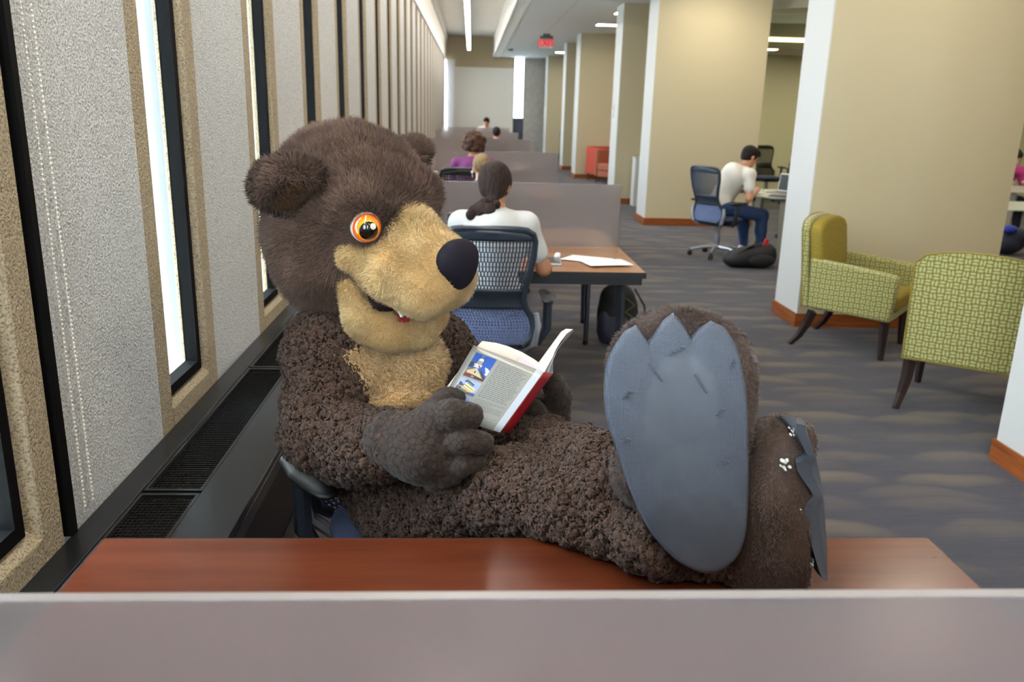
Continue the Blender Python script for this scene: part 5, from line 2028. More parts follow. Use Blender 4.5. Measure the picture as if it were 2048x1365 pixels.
M_EYEW = plain('eye_white', (226, 218, 206), 0.08, Coat_Weight=1.0)
M_PUP = plain('pupil_black', (10, 9, 9), 0.06, Coat_Weight=1.0)
M_IRIS = iris_mat()
for sx in (-1, 1):
    ec = H(0.196 if sx < 0 else 0.162, sx * 0.150, 0.052)
    if sx < 0:
        tocam = np.array([0.0, 0.0, CAM_H]) - ec
        tocam /= np.linalg.norm(tocam)
        g = tocam * 0.93 + RT * 0.24 - UP * 0.20
    else:
        g = HF + HL * 0.25 - HU * 0.1
    g /= np.linalg.norm(g)
    b1 = np.cross(g, HU)
    b1 /= np.linalg.norm(b1)
    b2 = np.cross(b1, g)
    EBs = np.array([g, b1, b2])
    R_ = 0.0375
    eye = MB().ell(ec - ORI, (R_, R_, R_), 32, 20).build('eyeball', M_EYEW, bear)
    ir = cap_mesh(ec, EBs, R_ * 1.006, 0.0, math.radians(66))
    io = ir.build('iris', M_IRIS, eye)
    uvl = io.data.uv_layers.new(name='UVMap')
    for lp in io.data.loops:
        pv = np.array(io.data.vertices[lp.vertex_index].co) + ORI - ec
        a = math.acos(max(-1, min(1, float(pv @ g) / (R_ * 1.006)))) / math.radians(66)
        uvl.data[lp.index].uv = (a, 0.5)
    pg = g * 0.97 + (b2 * -0.10) * 1.0
    pg /= np.linalg.norm(pg)
    c1 = np.cross(pg, HU)
    c1 /= np.linalg.norm(c1)
    PB = np.array([pg, c1, np.cross(c1, pg)])
    cap_mesh(ec, PB, R_ * 1.012, 0.0, math.radians(36)).build('pupil', M_PUP, eye)
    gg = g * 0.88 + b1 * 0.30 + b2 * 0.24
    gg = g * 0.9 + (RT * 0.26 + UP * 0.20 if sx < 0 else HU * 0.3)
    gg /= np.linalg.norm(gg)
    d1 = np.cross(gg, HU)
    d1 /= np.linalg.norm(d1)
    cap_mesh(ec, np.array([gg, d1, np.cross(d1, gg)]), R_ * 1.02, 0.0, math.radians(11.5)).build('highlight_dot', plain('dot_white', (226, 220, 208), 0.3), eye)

# ------------------------------------------------ gloves
gl = SDF()
gl.cap(J['wrR'] - np.array([0.02, 0, 0]), at(848, 900, 1.80), 0.072, 0.082, 0.03)
gl.ell(at(842, 900, 1.80), (0.078, 0.065, 0.080), k=0.02)
gl.ell(at(868, 850, 1.80), (0.060, 0.055, 0.050), k=0.02)
gl.chain([at(872, 836, 1.79), at(905, 829, 1.765), at(942, 832, 1.78)], [0.036, 0.036, 0.030], 0.005)
gl.chain([at(880, 888, 1.78), at(925, 884, 1.750), at(966, 886, 1.77)], [0.034, 0.031, 0.027], 0.004)
gl.chain([at(880, 930, 1.77), at(925, 930, 1.750), at(955, 926, 1.765)], [0.032, 0.028, 0.024], 0.004)
gl.chain([at(870, 960, 1.77), at(910, 950, 1.76)], [0.030, 0.024], 0.01)
gl.chain([at(865, 830, 1.85), at(895, 800, 1.93), at(925, 800, 1.97)], [0.036, 0.030, 0.026], 0.015)


def glove_mesh(sd, name):
    v, q = sd.mesh(0.0065, None, 2)
    v, q = subdivide(v, q)
    v = lump(v, q, 0.0045, 0.014, 3.0)
    f_ = fur(v, q, 120000, 0.0035, 0.0012, lift=0.7, rand=0.9, curl=0.8)
    return mesh_obj(name, v, q, [M_GLOVE], bear, [], ORI)


glove_mesh(gl, 'glove')
gl = SDF()
gl.cap(J['wrL'], at(1085, 835, 2.16), 0.055, 0.062, 0.03)
gl.ell(at(1090, 825, 2.12), (0.068, 0.05, 0.062), k=0.02)
gl.chain([at(1112, 830, 2.12), at(1118, 795, 2.09), at(1105, 765, 2.06)], [0.038, 0.034, 0.031], 0.010)
gl.chain([at(1105, 830, 2.20), at(1112, 790, 2.19), at(1098, 768, 2.16)], [0.034, 0.030, 0.027], 0.010)
gl.chain([at(1085, 850, 2.05), at(1070, 820, 2.02)], [0.034, 0.028], 0.012)
gl.chain([at(1100, 862, 2.15), at(1120, 848, 2.10)], [0.032, 0.028], 0.012)
gl.chain([at(1070, 860, 2.08), at(1040, 850, 2.02)], [0.030, 0.026], 0.012)
glove_mesh(gl, 'glove')


# ------------------------------------------------ boots with rubber soles
def sole_mat():
    t = NT('slate_rubber')
    uv = t.n('TexCoord').outputs['UV']
    sc = t.n('VectorMath', operation='SCALE')
    t.set(sc.inputs[0], uv)
    sc.inputs['Scale'].default_value = 1 / 0.0042
    sp = t.n('SeparateXYZ')
    t.set(sp.inputs[0], sc.outputs[0])
    fx = t.math('SUBTRACT', t.math('FRACT', sp.outputs[0]), 0.5)
    fy = t.math('SUBTRACT', t.math('FRACT', t.math('MULTIPLY', sp.outputs[1], 1.25)), 0.5)
    dot = t.math('SUBTRACT', 1.0, t.math('MULTIPLY', t.math('MAXIMUM', t.math('ABSOLUTE', fx), t.math('ABSOLUTE', fy)), 2.2), clamp=True)
    s0 = t.n('SeparateXYZ')
    t.set(s0.inputs[0], uv)
    U_, V_ = s0.outputs[0], s0.outputs[1]
    wob = t.math('MULTIPLY', t.math('SUBTRACT', t.noise(uv, 14, 4), 0.5), 0.05)
    # worn smooth: ball of the foot and heel
    e1 = t.math('ADD', t.math('POWER', t.math('DIVIDE', t.math('SUBTRACT', U_, 0.005), 0.066), 2.0), t.math('POWER', t.math('DIVIDE', t.math('SUBTRACT', V_, 0.04), 0.125), 2.0))
    e2 = t.math('ADD', t.math('POWER', t.math('DIVIDE', t.math('ADD', U_, -0.035), 0.10), 2.0), t.math('POWER', t.math('DIVIDE', t.math('ADD', V_, 0.20), 0.105), 2.0))
    e = t.math('MINIMUM', e1, e2)
    edge = t.math('ADD', e, t.math('MULTIPLY', wob, 8.0))
    m = t.math('MULTIPLY', t.math('SUBTRACT', edge, 0.9), 2.5, clamp=True)
    smear = t.noise(uv, 30, 5, 0.7)
    nz = t.noise(uv, 9, 5, 0.6)
    col = t.ramp(nz, [(0.3, (60, 68, 80)), (0.7, (75, 83, 94))])
    col = t.mix(t.math('MULTIPLY', m, 0.30), col, lin((48, 58, 76)))
    col = t.mix(t.math('MULTIPLY', t.math('MULTIPLY', dot, m), 0.55), col, lin((104, 116, 136)))
    col = t.mix(t.math('MULTIPLY', smear, 0.25), col, lin((96, 98, 104)))
    h_ = t.math('MULTIPLY', dot, m)
    t.pbsdf(col, 0.5, 0, t.bump(h_, 0.6, 0.0015))
    return t.m


M_SOLE = sole_mat()
M_TAPE = plain('worn_silver_patch', (214, 214, 206), 0.5, bump=0.8, bscale=120)

# foot A: sole faces the camera
AXN = at(1357, 890, 1.40) * 0 + np.array([-0.10, -0.985, 0.14])
AXN /= np.linalg.norm(AXN)
AO = at(1357, 890, 1.385)


def on_plane(px, py, n=AXN, o=AO):
    d = FW + RT * (px - CX) / FPX - UP * (py - CY) / FPX
    c0 = np.array([0, 0, CAM_H])
    return c0 + d * ((o - c0) @ n) / (d @ n)


AU = RT - AXN * (AXN @ RT)
AU /= np.linalg.norm(AU)
AV = np.cross(AXN, AU)
if AV[2] < 0:
    AV = -AV
out_px = [(1240, 684), (1252, 668), (1275, 656), (1286, 670), (1298, 687), (1312, 672), (1330, 645), (1349, 631), (1366, 650), (1384, 680), (1400, 662), (1424, 647), (1452, 660), (1474, 694), (1487, 745), (1495, 800), (1498, 870), (1499, 950), (1497, 1030), (1490, 1085), (1470, 1125), (1432, 1150), (1394, 1146), (1352, 1122), (1314, 1082), (1284, 1034), (1258, 972), (1235, 900), (1218, 850), (1211, 800), (1213, 750), (1222, 715)]
sole2d = []
for p_ in out_px:
    w_ = on_plane(*p_) - AO
    sole2d.append((float(w_ @ AU), float(w_ @ AV)))


def refine(poly, keep_sharp=()):
    """rounds the smooth stretches of an outline"""
    n = len(poly)
    out = []
    for i in range(n):
        p0, p1, p2, p3 = [np.array(poly[(i + k) % n]) for k in (-1, 0, 1, 2)]
        out.append(tuple(p1))
        if i not in keep_sharp:
            out.append(tuple((-p0 + 9 * p1 + 9 * p2 - p3) / 16))
    return out


sole2d = refine(sole2d, range(0, 13))


def make_sole(name, poly, o, u, v_, n, thick, parent, claws=0.0):
    """plate: flat tread, rounded rim; n points out of the tread"""
    P = np.array(poly)
    c = P.mean(0)
    mb = MB()
    N = len(P)
    rings = [(1.0, -thick, 0), (1.015, -thick * 0.5, 0), (1.0, -thick * 0.18, 0), (0.975, -0.002, 0), (0.945, 0.0, 0), (0.5, 0.001, 0)]
    vs = []
    for k, dn, _ in rings:
        for p in P:
            p2 = c + (p - c) * k
            vs.append(o + u * p2[0] + v_ * p2[1] + n * dn - ORI)
    vs.append(o + u * c[0] + v_ * c[1] + n * 0.001 - ORI)
    vs.append(o + u * c[0] + v_ * c[1] - n * thick - ORI)
    fs = []
    for r in range(len(rings) - 1):
        for i in range(N):
            j_ = (i + 1) % N
            fs.append((r * N + i, r * N + j_, (r + 1) * N + j_, (r + 1) * N + i))
    L = len(rings) - 1
    for i in range(N):
        fs.append((L * N + i, L * N + (i + 1) % N, len(vs) - 2))
        fs.append(((i + 1) % N, i, len(vs) - 1))
    mb.add(vs, fs)
    ob = mb.build(name, M_SOLE, parent, smooth=50)
    uvl = ob.data.uv_layers.new(name='UVMap')
    for lp in ob.data.loops:
        w_ = np.array(ob.data.vertices[lp.vertex_index].co) + ORI - o
        uvl.data[lp.index].uv = (float(w_ @ u), float(w_ @ v_))
    return ob


fa = SDF()
back = -AXN
for (px, py, dp, r_) in [(1400, 735, 0.07, 0.088), (1300, 745, 0.065, 0.072), (1420, 790, 0.075, 0.088), (1310, 830, 0.065, 0.075), (1425, 900, 0.075, 0.075), (1345, 950, 0.07, 0.078), (1420, 1020, 0.07, 0.072), (1395, 1090, 0.06, 0.055), (1350, 715, 0.07, 0.078)]:
    fa.ell(on_plane(px, py) + back * dp, (r_, 0.075, r_), k=0.05)
fa.cap(on_plane(1330, 960) + back * 0.10, J['anL'], 0.082, 0.08, 0.05)
fa.cap(on_plane(1440, 740) + back * 0.07, on_plane(1455, 900) + back * 0.07, 0.062, 0.05, 0.05)
PN = AO - 0.03 * AXN


def cut_post(val, ax):
    X, Y, Z = ax[0][:, None, None], ax[1][None, :, None], ax[2][None, None, :]
    d = (X - PN[0]) * AXN[0] + (Y - PN[1]) * AXN[1] + (Z - PN[2]) * AXN[2]
    return np.maximum(val, np.maximum(d, 0.75 - Z)).astype(np.float32)


v, q = fa.mesh(0.009, cut_post, 2)
v, q = subdivide(v, q)
ff = fur(v, q, 260000, 0.011, 0.0017, lift=0.40, rand=0.6, curl=0.6, clump=0.25, clump_size=0.012)
bootA = mesh_obj('boot', v, q, M_FOOTFUR, bear, [ff], ORI)
make_sole('sole', sole2d, AO, AU, AV, AXN, 0.034, bootA)
# moulded zigzag ridges on the tread
zz = MB()
for (x0, y0, x1, y1, n_) in [(1300, 728, 1322, 760, 4), (1392, 752, 1412, 784, 5), (1248, 798, 1262, 782, 4), (1435, 832, 1448, 818, 3), (1340, 712, 1368, 694, 4), (1470, 720, 1462, 738, 3), (1244, 884, 1258, 878, 3), (1436, 932, 1456, 922, 3)]:
    pts = []
    for i in range(n_ * 2):
        t_ = i / (n_ * 2 - 1)
        pts.append(on_plane(x0 + (x1 - x0) * t_ + (3 if i % 2 else -3), y0 + (y1 - y0) * t_ + (2 if i % 2 else -2)) + AXN * 0.0015 - ORI)
    zz.tube(pts, 0.0022, 6)
tag(zz.build('tread_marks', M_SOLE, bootA), kind='stuff')

# foot B: lying on its heel behind, sole turned to the right
BN = np.array([0.955, -0.275, 0.06])
BN /= np.linalg.norm(BN)
BO = at(1632, 1005, 1.40)
BV = np.array([0.05, 0.0, 1.0])
BV -= BN * (BN @ BV)
BV /= np.linalg.norm(BV)
BU = np.cross(BV, BN)
if BU[1] > 0:
    BU = -BU            # BU points towards the camera
tl = math.radians(14)
BV, BU = BV * math.cos(tl) + BU * math.sin(tl), BU * math.cos(tl) - BV * math.sin(tl)
fbt = SDF()
for (px, py, Y_, r_) in [(1560, 920, 1.45, 0.075), (1575, 905, 1.41, 0.060), (1548, 985, 1.42, 0.080), (1560, 1050, 1.42, 0.082), (1560, 1105, 1.41, 0.070), (1525, 1125, 1.45, 0.066), (1614, 1122, 1.41, 0.056), (1590, 1000, 1.41, 0.062), (1600, 1060, 1.40, 0.058), (1555, 905, 1.50, 0.07), (1560, 1010, 1.52, 0.08)]:
    fbt.ell(at(px, py, Y_), (r_, r_, r_), k=0.045)
fbt.cap(J['heR'], at(1540, 1090, 1.43), 0.06, 0.07, 0.05)
PB_ = BO - BN * 0.012


def cutb(val, ax):
    X, Y, Z = ax[0][:, None, None], ax[1][None, :, None], ax[2][None, None, :]
    d = (X - PB_[0]) * BN[0] + (Y - PB_[1]) * BN[1] + (Z - PB_[2]) * BN[2]
    return np.maximum(val, np.maximum(d, 0.748 - Z)).astype(np.float32)


v, q = fbt.mesh(0.008, cutb, 2)
v, q = subdivide(v, q)
ff = fur(v, q, 330000, 0.009, 0.0016, lift=0.28, rand=0.4, curl=0.4, comb=(0.2, -0.3, -1), clump=0.15, clump_size=0.014)
bootB = mesh_obj('boot', v, q, M_FOOTFUR, bear, [ff], ORI)
# rubber claws wrapping forward from the plate along the toe side
cl_ = MB()


def claw(pts_px, Yf, base_px):
    pass


edge = [(1593, 848), (1592, 866), (1602, 885), (1611, 905), (1618, 914), (1606, 921), (1592, 927), (1595, 944), (1607, 962), (1620, 980), (1626, 993), (1615, 1004), (1608, 1020), (1612, 1050), (1620, 1080), (1630, 1115), (1638, 1142), (1645, 1158)]
rim = [(1610, 846), (1614, 862), (1620, 882), (1626, 902), (1631, 914), (1634, 924), (1636, 932), (1639, 946), (1642, 962), (1645, 980), (1647, 995), (1648, 1006), (1649, 1022), (1651, 1050), (1653, 1080), (1654, 1110), (1654, 1138), (1650, 1160)]
vs, fs = [], []
NS = 8
for i, (a, b) in enumerate(zip(edge, rim)):
    t_ = i / (len(edge) - 1)
    Ye = 1.315 + 0.02 * math.sin(t_ * 3)
    pe = at(a[0], a[1], Ye)
    pr = at(b[0], b[1], Ye + 0.03)
    pm = (pe + pr) / 2 + np.array([0.004, -0.010, 0])
    rd = math.sin(PI * min(1, max(0, 0.04 + t_ * 0.92))) ** 0.4
    rb = max(rd, 0.25) * (1.0 if 0.04 < t_ < 0.97 else 0.4)
    for w_ in (pe, pm, pr, pr + np.array([0.006, 0.045, 0]) * rb, pr + np.array([0.0, 0.10, 0]) * rb, pr + np.array([-0.03, 0.14, 0]) * rb, pr + np.array([-0.035, 0.13, 0]) * rb, pe + np.array([0.008, 0.03, 0]) * rb):
        vs.append(w_ - ORI)
for i in range(len(edge) - 1):
    for k in range(NS):
        k2 = (k + 1) % NS
        fs.append((i * NS + k, i * NS + k2, (i + 1) * NS + k2, (i + 1) * NS + k))
fs.append(tuple(range(NS)))
L_ = (len(edge) - 1) * NS
fs.append(tuple(L_ + k for k in range(NS))[::-1])
cl_.add(vs, fs)
oc = cl_.build('sole', M_SOLE, bootB, smooth=60)
oc.data.uv_layers.new(name='UVMap')
for (px, py, s_) in [(1574, 928, 0.011), (1603, 1019, 0.009), (1583, 864, 0.006), (1620, 1125, 0.006)]:
    m = SDF()
    c_ = at(px, py, 1.345)
    for k in range(9):
        m.ell(c_ + np.array([random.uniform(-s_, s_), random.uniform(-.01, 0.004), random.uniform(-s_, s_) * 1.1]), (s_ * random.uniform(.15, .4), 0.006, s_ * random.uniform(.15, .35)), k=0.001)
    sdf_obj('worn_patch', m, 0.0016, M_TAPE, bootB, relax=0, origin=ORI)

# ================================================================ the book
BK = at(1000, 800, 1.9)
book = thing('book', 'open paperback with red spine and photos on its pale back cover, held by the bear', 'book', tuple(BK))
cST, cSB = at(1088, 745, 1.93), at(1000, 866, 1.86)      # cover edge at the spine
cTL, cBL = at(947.6, 691, 2.02), at(868, 826, 1.95)
sRT, sRB = at(1106, 747, 1.955), at(1019, 868, 1.885)    # far edge of the spine
M_COVER = plain('pale_cover_card', (146, 145, 137), 0.3, Coat_Weight=0.4, Coat_Roughness=0.15)
M_SPINE = plain('red_spine_card', (150, 20, 32), 0.3, Coat_Weight=0.4)
M_PAGES = plain('page_edges', (236, 230, 220), 0.8, bump=0.3, bscale=900)
M_ENDP = plain('red_endpaper', (176, 32, 24), 0.5)
nrm = np.cross(cSB - cST, cTL - cST)
nrm /= np.linalg.norm(nrm)
if nrm[1] > 0:
    nrm = -nrm          # outwards, towards the camera


def bil(u, w_):
    """u: 0 at the outer edge .. 1 at the spine, w_: 0 top .. 1 bottom"""
    p = (cTL * (1 - u) + cST * u) * (1 - w_) + (cBL * (1 - u) + cSB * u) * w_
    return p + nrm * 0.004 * math.sin(PI * u) * 0.6


def patch(name, fn, mat, parent, off, nu=12, nv=8, th=0.0006):
    m = MB()
    m.grid(lambda u, w_: tuple(fn(u, w_) + nrm * off - BK), nu, nv)
    return m.build(name, mat, parent, smooth=80, solid=th)


cover = patch('back_cover', bil, M_COVER, book, 0.0, th=0.0014)
patch('endpaper', lambda u, w_: bil(u * 0.72 + 0.0, w_) - nrm * 0.0015, M_ENDP, cover, 0.0)
sp_ = MB()
sp_.grid(lambda u, w_: tuple((cST * (1 - u) + sRT * u) * (1 - w_) + (cSB * (1 - u) + sRB * u) * w_ + nrm * 0.002 * math.sin(PI * u) - BK), 6, 8)
spine = sp_.build('spine', M_SPINE, book, smooth=80, solid=0.0016)
# hinge: pale strip beside the spine
patch('cover_hinge', lambda u, w_: bil(0.90 + 0.10 * u, w_), plain('pale_hinge', (180, 188, 196), 0.3), cover, 0.0016)

# page blocks: left block arches over the cover, right block swings back
pTL = at(957, 686, 2.06)
topdir = (cTL - cBL)
down = (cSB - cST)


def block(name, prof, thick_dir, mat, thick):
    """prof: points of the arch along the top edge; pages hang down along the spine direction"""
    m = MB()
    n = len(prof)
    vs = []
    for p, tk in zip(prof, thick):
        a = p
        b = p + thick_dir * tk
        vs += [a - BK, b - BK, b + down * 0.985 - BK, a + down * 0.985 - BK]
    fs = []
    for i in range(n - 1):
        for k in range(4):
            k2 = (k + 1) % 4
            fs.append((i * 4 + k, i * 4 + k2, (i + 1) * 4 + k2, (i + 1) * 4 + k))
    fs.append((0, 3, 2, 1))
    o_ = (n - 1) * 4
    fs.append((o_, o_ + 1, o_ + 2, o_ + 3))
    m.add(vs, fs)
    return m.build(name, mat, book, smooth=50)


L1 = [at(957, 690, 2.06), at(985, 694, 2.055), at(1010, 701, 2.045), at(1037, 712, 2.03), at(1062, 726, 2.01), at(1082, 740, 1.985), at(1093, 750, 1.96)]
bd = at(968, 683, 2.10) - at(960, 691, 2.07)
block('page_block', L1, bd, M_PAGES, [0.95, 0.95, 0.95, 0.9, 0.85, 0.8, 0.7])
patch('loose_endpaper', lambda u, w_: (at(1037, 715, 2.00) * (1 - u) + at(1090, 748, 1.945) * u) * 1.0 + (np.array([0, 0, 0.006]) * math.sin(PI * u)) + down * w_ * 0.97, plain('lilac_flyleaf', (212, 196, 208), 0.6), book, -0.002)
R1 = [at(1096, 748, 1.965), at(1101, 725, 1.99), at(1110, 703, 2.02), at(1121, 684, 2.05), at(1134, 667, 2.085), at(1146, 659, 2.11)]
R0 = [at(1088, 746, 1.97), at(1094, 722, 2.01), at(1102, 697, 2.04), at(1112, 678, 2.075), at(1122, 664, 2.11), at(1132, 658, 2.14)]
m = MB()
vs = []
for a, b in zip(R0, R1):
    vs += [a - BK, b - BK, b + down * 0.985 - BK, a + down * 0.985 - BK]
fs = []
for i in range(len(R0) - 1):
    for k in range(4):
        k2 = (k + 1) % 4
        fs.append((i * 4 + k, i * 4 + k2, (i + 1) * 4 + k2, (i + 1) * 4 + k))
fs += [(0, 3, 2, 1), tuple((len(R0) - 1) * 4 + k for k in range(4))]
m.add(vs, fs)
m.build('page_block', M_PAGES, book, smooth=50)
m = MB()
FC = [sRT, at(1106, 722, 1.985), at(1114, 702, 2.015), at(1124, 686, 2.045), at(1136, 669, 2.08), at(1148, 660.5, 2.105)]
m.grid(lambda u, w_: tuple(np.array([np.interp(u * 5, range(6), [p[k] for p in FC]) for k in range(3)]) + down * w_ - BK), 15, 4)
fcv = m.build('front_cover', plain('dark_cover_photo', (84, 86, 92), 0.3, var=0.3, Coat_Weight=0.4), book, smooth=80, solid=0.0014)

# printed matter on the back cover -------------------------------------------------
FL = lambda n_, c: plain(n_, c, 0.35)


def quad2(name, pts, c, off, parent=cover, nm=None):
    """flat coloured shape in cover coordinates"""
    m = MB()
    P = [bil(*p) + nrm * off - BK for p in pts]
    m.add([tuple(p) for p in P], [tuple(range(len(P)))])
    return m.build(name, plain(nm or ('ink_%d_%d_%d' % c), c, 0.3), parent, smooth=0)


def shapes(name, lst, parent, off0):
    """many coloured shapes as one printed picture"""
    m = MB()
    mats = []
    for i, (c, pts) in enumerate(lst):
        mt = plain('ink_%d_%d_%d' % c, c, 0.3)
        if mt not in mats:
            mats.append(mt)
        m.cur = mats.index(mt)
        P = [bil(*p) + nrm * (off0 + i * 0.00004) - BK for p in pts]
        m.add([tuple(p) for p in P], [tuple(range(len(P)))])
    return m.build(name, mats, parent, smooth=0)


def R4(a, b, c, d):
    return [(a, b), (c, b), (c, d), (a, d)]


# photo 1: cupola against a deep blue sky (u 0.08-0.37, w 0.10-0.43)
def M1(x, y, x0=0.085, y0=0.075, w_=0.30, h_=0.345):
    return (x0 + x * w_, y0 + y * h_)


ph1 = [((36, 82, 164), [M1(0, 0), M1(1, 0), M1(1, 1), M1(0, 1)]),
       ((52, 104, 190), [M1(0, 0.42), M1(1, 0.5), M1(1, 0.75), M1(0, 0.7)]),
       ((196, 196, 210), [M1(.52, .52), M1(.66, .44), M1(.86, .45), M1(1, .52), M1(1, .74), M1(.8, .72), M1(.6, .66)]),
       ((120, 90, 60), [M1(0, .70), M1(.42, .52), M1(1, .92), M1(1, 1), M1(0, 1)]),
       ((196, 178, 140), [M1(.04, .76), M1(.42, .56), M1(.86, .90), M1(.5, .86), M1(.1, .84)]),
       ((44, 28, 24), [M1(.44, .50), M1(.50, .50), M1(1.0, .86), M1(1, .93), M1(.97, .93)]),
       ((206, 196, 176), [M1(.24, .44), M1(.56, .44), M1(.56, .56), M1(.24, .56)]),
       ((222, 212, 192), [M1(.20, .42), M1(.60, .42), M1(.58, .46), M1(.22, .46)]),
       ((196, 182, 160), [M1(.30, .24), M1(.52, .24), M1(.52, .42), M1(.28, .42)]),
       ((70, 60, 58), [M1(.33, .27), M1(.36, .27), M1(.36, .41), M1(.33, .41)]),
       ((90, 80, 84), [M1(.40, .27), M1(.43, .27), M1(.43, .41), M1(.40, .41)]),
       ((70, 60, 59), [M1(.47, .27), M1(.495, .27), M1(.495, .41), M1(.47, .41)]),
       ((226, 216, 196), [M1(.29, .25), M1(.32, .19), M1(.38, .155), M1(.44, .155), M1(.50, .19), M1(.53, .25)]),
       ((150, 130, 90), [M1(.40, .06), M1(.415, .06), M1(.415, .16), M1(.40, .16)]),
       ((186, 160, 100), [M1(.32, .055), M1(.48, .055), M1(.48, .072), M1(.32, .072)]),
       ((52, 48, 34), [M1(0, .40), M1(.12, .38), M1(.20, .52), M1(.12, .60), M1(0, .62)]),
       ((100, 22, 22), [M1(0, .88), M1(.3, .85), M1(1, .95), M1(1, 1), M1(0, 1)]),
       ((58, 24, 22), [M1(.5, .88), M1(1, .93), M1(1, 1), M1(.45, 1)]),
       ((104, 34, 72), [M1(.40, .70), M1(.47, .70), M1(.47, .78), M1(.40, .78)]),
       ((112, 124, 130), [M1(.36, .90), M1(.52, .91), M1(.52, .97), M1(.36, .97)])]
shapes('cupola_photo', ph1, cover, 0.0011)
M2 = lambda x, y: M1(x, y, 0.085, 0.448, 0.30, 0.20)
ph2 = [((150, 164, 200), [M2(0, 0), M2(1, 0), M2(1, 1), M2(0, 1)]),
       ((40, 46, 84), [M2(.04, .30), M2(.36, .02), M2(.34, .5), M2(.05, .55)]),
       ((70, 116, 158), [M2(.36, .05), M2(.74, .28), M2(.72, .42), M2(.34, .22)]),
       ((226, 206, 140), [M2(.34, .22), M2(.72, .42), M2(.90, .50), M2(.84, .74), M2(.30, .50)]),
       ((36, 36, 60), [M2(.36, .02), M2(.76, .24), M2(.74, .30), M2(.36, .10)]),
       ((62, 56, 60), [M2(.30, .36), M2(.84, .60), M2(.84, .64), M2(.30, .40)]),
       ((214, 164, 50), [M2(.22, .52), M2(.74, .72), M2(.72, .82), M2(.20, .64)]),
       ((86, 52, 40), [M2(0, .56), M2(.25, .6), M2(.25, .86), M2(0, .86)]),
       ((54, 112, 72), [M2(.24, .68), M2(.56, .76), M2(.54, .92), M2(.24, .90)]),
       ((158, 40, 44), [M2(.56, .80), M2(.64, .82), M2(.63, .90), M2(.56, .90)]),
       ((52, 62, 92), [M2(0, .86), M2(1, .80), M2(1, 1), M2(0, 1)])]
shapes('building_photo', ph2, cover, 0.0011)
M3 = lambda x, y: M1(x, y, 0.085, 0.676, 0.30, 0.22)
shapes('arch_photo', [((120, 144, 186), [M3(0, 0), M3(1, 0), M3(1, 1), M3(0, 1)]),
                      ((196, 176, 140), [M3(0, .6), M3(.2, .3), M3(.5, .2), M3(.8, .3), M3(1, .6), M3(1, 1), M3(0, 1)]),
                      ((130, 146, 176), [M3(.2, .7), M3(.35, .45), M3(.5, .38), M3(.65, .45), M3(.8, .7), M3(.8, 1), M3(.2, 1)])], cover, 0.0011)
# printed text: unreadable lines of word-sized strokes, plus the line that can be made out
M_INK = plain('grey_ink', (92, 94, 96), 0.6)
tm = MB()
rr = random.Random(3)


def textline(w0, u0, u1, hgt):
    u = u0
    while u < u1 - 0.01:
        L_ = min(rr.uniform(0.018, 0.062), u1 - u)
        P = [bil(a, b) + nrm * 0.0011 - BK for a, b in R4(u, w0, u + L_, w0 + hgt)]
        tm.add([tuple(p) for p in P], [(0, 1, 2, 3)])
        u += L_ + 0.010


for i in range(21):
    if i < 2:
        continue
    textline(0.085 + i * 0.0262, 0.43, 0.86 - (0.05 * rr.random() if i % 4 else 0.0), 0.0085)
for i in range(3):
    textline(0.655 + i * 0.019, 0.43, (0.86, 0.86, 0.70)[i], 0.0045)
for i in range(6):
    textline(0.722 + i * 0.0165, 0.43, (0.86, 0.86, 0.86, 0.86, 0.86, 0.66)[i], 0.0045)
for i in range(9):
    textline(0.865 + i * 0.0130, 0.56, 0.56 + (0.30, 0.16, 0.18, 0.26, 0.17, 0.14, 0.12, 0.13, 0.2)[i], 0.004)
tag(tm.build('printed_text', M_INK, cover, smooth=0), kind='stuff')
rt = MB()
for a, b in ((0.46, 0.475), (0.485, 0.55), (0.56, 0.62)):
    P = [bil(x, y) + nrm * 0.0011 - BK for x, y in R4(a, 0.838, b, 0.846)]
    rt.add([tuple(p) for p in P], [(0, 1, 2, 3)])
rt.build('red_line', plain('red_ink', (176, 60, 52), 0.6), cover, smooth=0)
ux = bil(0.6, 0.1) - bil(0.4, 0.1)
uy = bil(0.5, 0.1) - bil(0.5, 0.2)
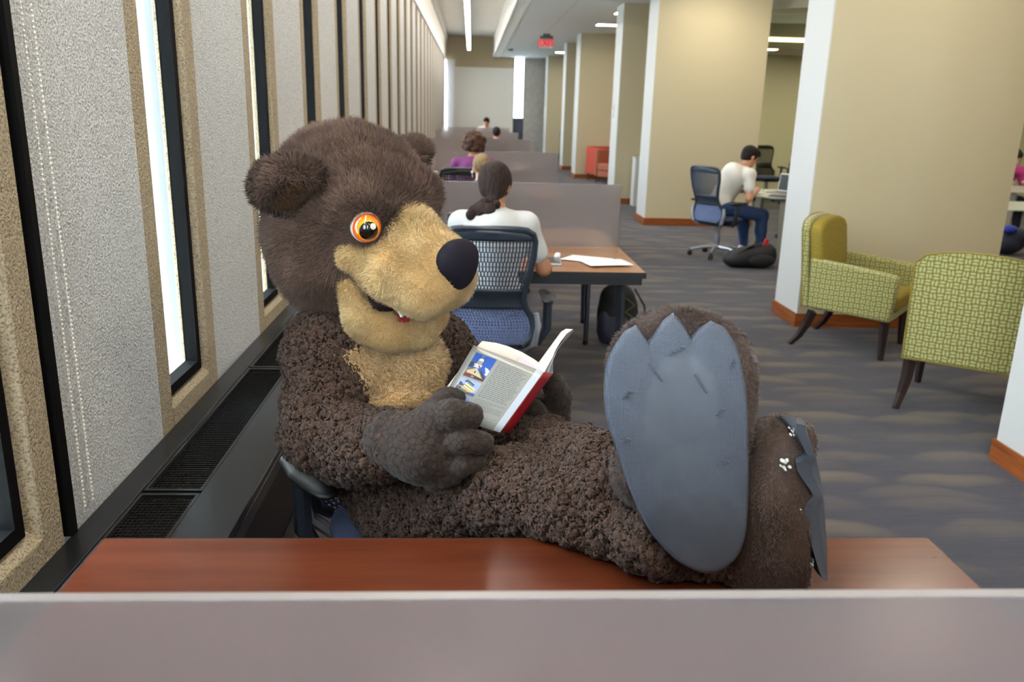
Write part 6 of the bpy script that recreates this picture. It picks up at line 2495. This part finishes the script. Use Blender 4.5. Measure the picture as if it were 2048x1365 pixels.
ux /= np.linalg.norm(ux)
uy -= ux * (uy @ ux)
uy /= np.linalg.norm(uy)
uz = np.cross(ux, uy)
if uz @ nrm < 0:
    uz = -uz
for i, s_ in enumerate(('Founded in 1764 as the College of Rhode Island in the', 'town of Warren, Brown University was the')):
    p = bil(0.43, 0.089 + i * 0.0262) + nrm * 0.0015 - BK
    M_ = Matrix(((ux[0], uy[0], uz[0], p[0]), (ux[1], uy[1], uz[1], p[1]), (ux[2], uy[2], uz[2], p[2]), (0, 0, 0, 1)))
    text(s_, 0.0042, 'printed_line', M_INK, cover, M_, 0.0, align='LEFT')
# gilt strokes on the spine
sm = MB()
for a, b in ((0.28, 0.34), (0.35, 0.50), (0.56, 0.60), (0.62, 0.70)):
    def SP(u, w_):
        return (cST * (1 - u) + sRT * u) * (1 - w_) + (cSB * (1 - u) + sRB * u) * w_ + nrm * (0.002 * math.sin(PI * u) + 0.0012) - BK
    k_ = a
    while k_ < b:
        sm.add([tuple(SP(.40, k_)), tuple(SP(.62, k_)), tuple(SP(.62, k_ + .009)), tuple(SP(.40, k_ + .009))], [(0, 1, 2, 3)])
        k_ += 0.014
tag(sm.build('spine_lettering', plain('gilt_ink', (178, 120, 80), 0.4, 0.4), spine, smooth=0), kind='stuff')
# ================================================================ light and render settings
w = bpy.data.worlds.new('sky')
SC.world = w
w.use_nodes = True
bg_ = w.node_tree.nodes['Background']
bg_.inputs[0].default_value = lin((224, 236, 255))
bg_.inputs[1].default_value = 10.0

SC.view_settings.view_transform = 'Standard'
SC.view_settings.look = 'None'
SC.view_settings.exposure = 1.5
SC.view_settings.gamma = 1.0
SC.view_settings.use_curve_mapping = False
cy = SC.cycles
cy.max_bounces = 7
cy.diffuse_bounces = 3
cy.glossy_bounces = 3
cy.transmission_bounces = 5
cy.transparent_max_bounces = 12
cy.caustics_reflective = False
cy.caustics_refractive = False
cy.sample_clamp_indirect = 6.0
cy.use_denoising = True
cy.use_adaptive_sampling = True
cy.adaptive_threshold = 0.035
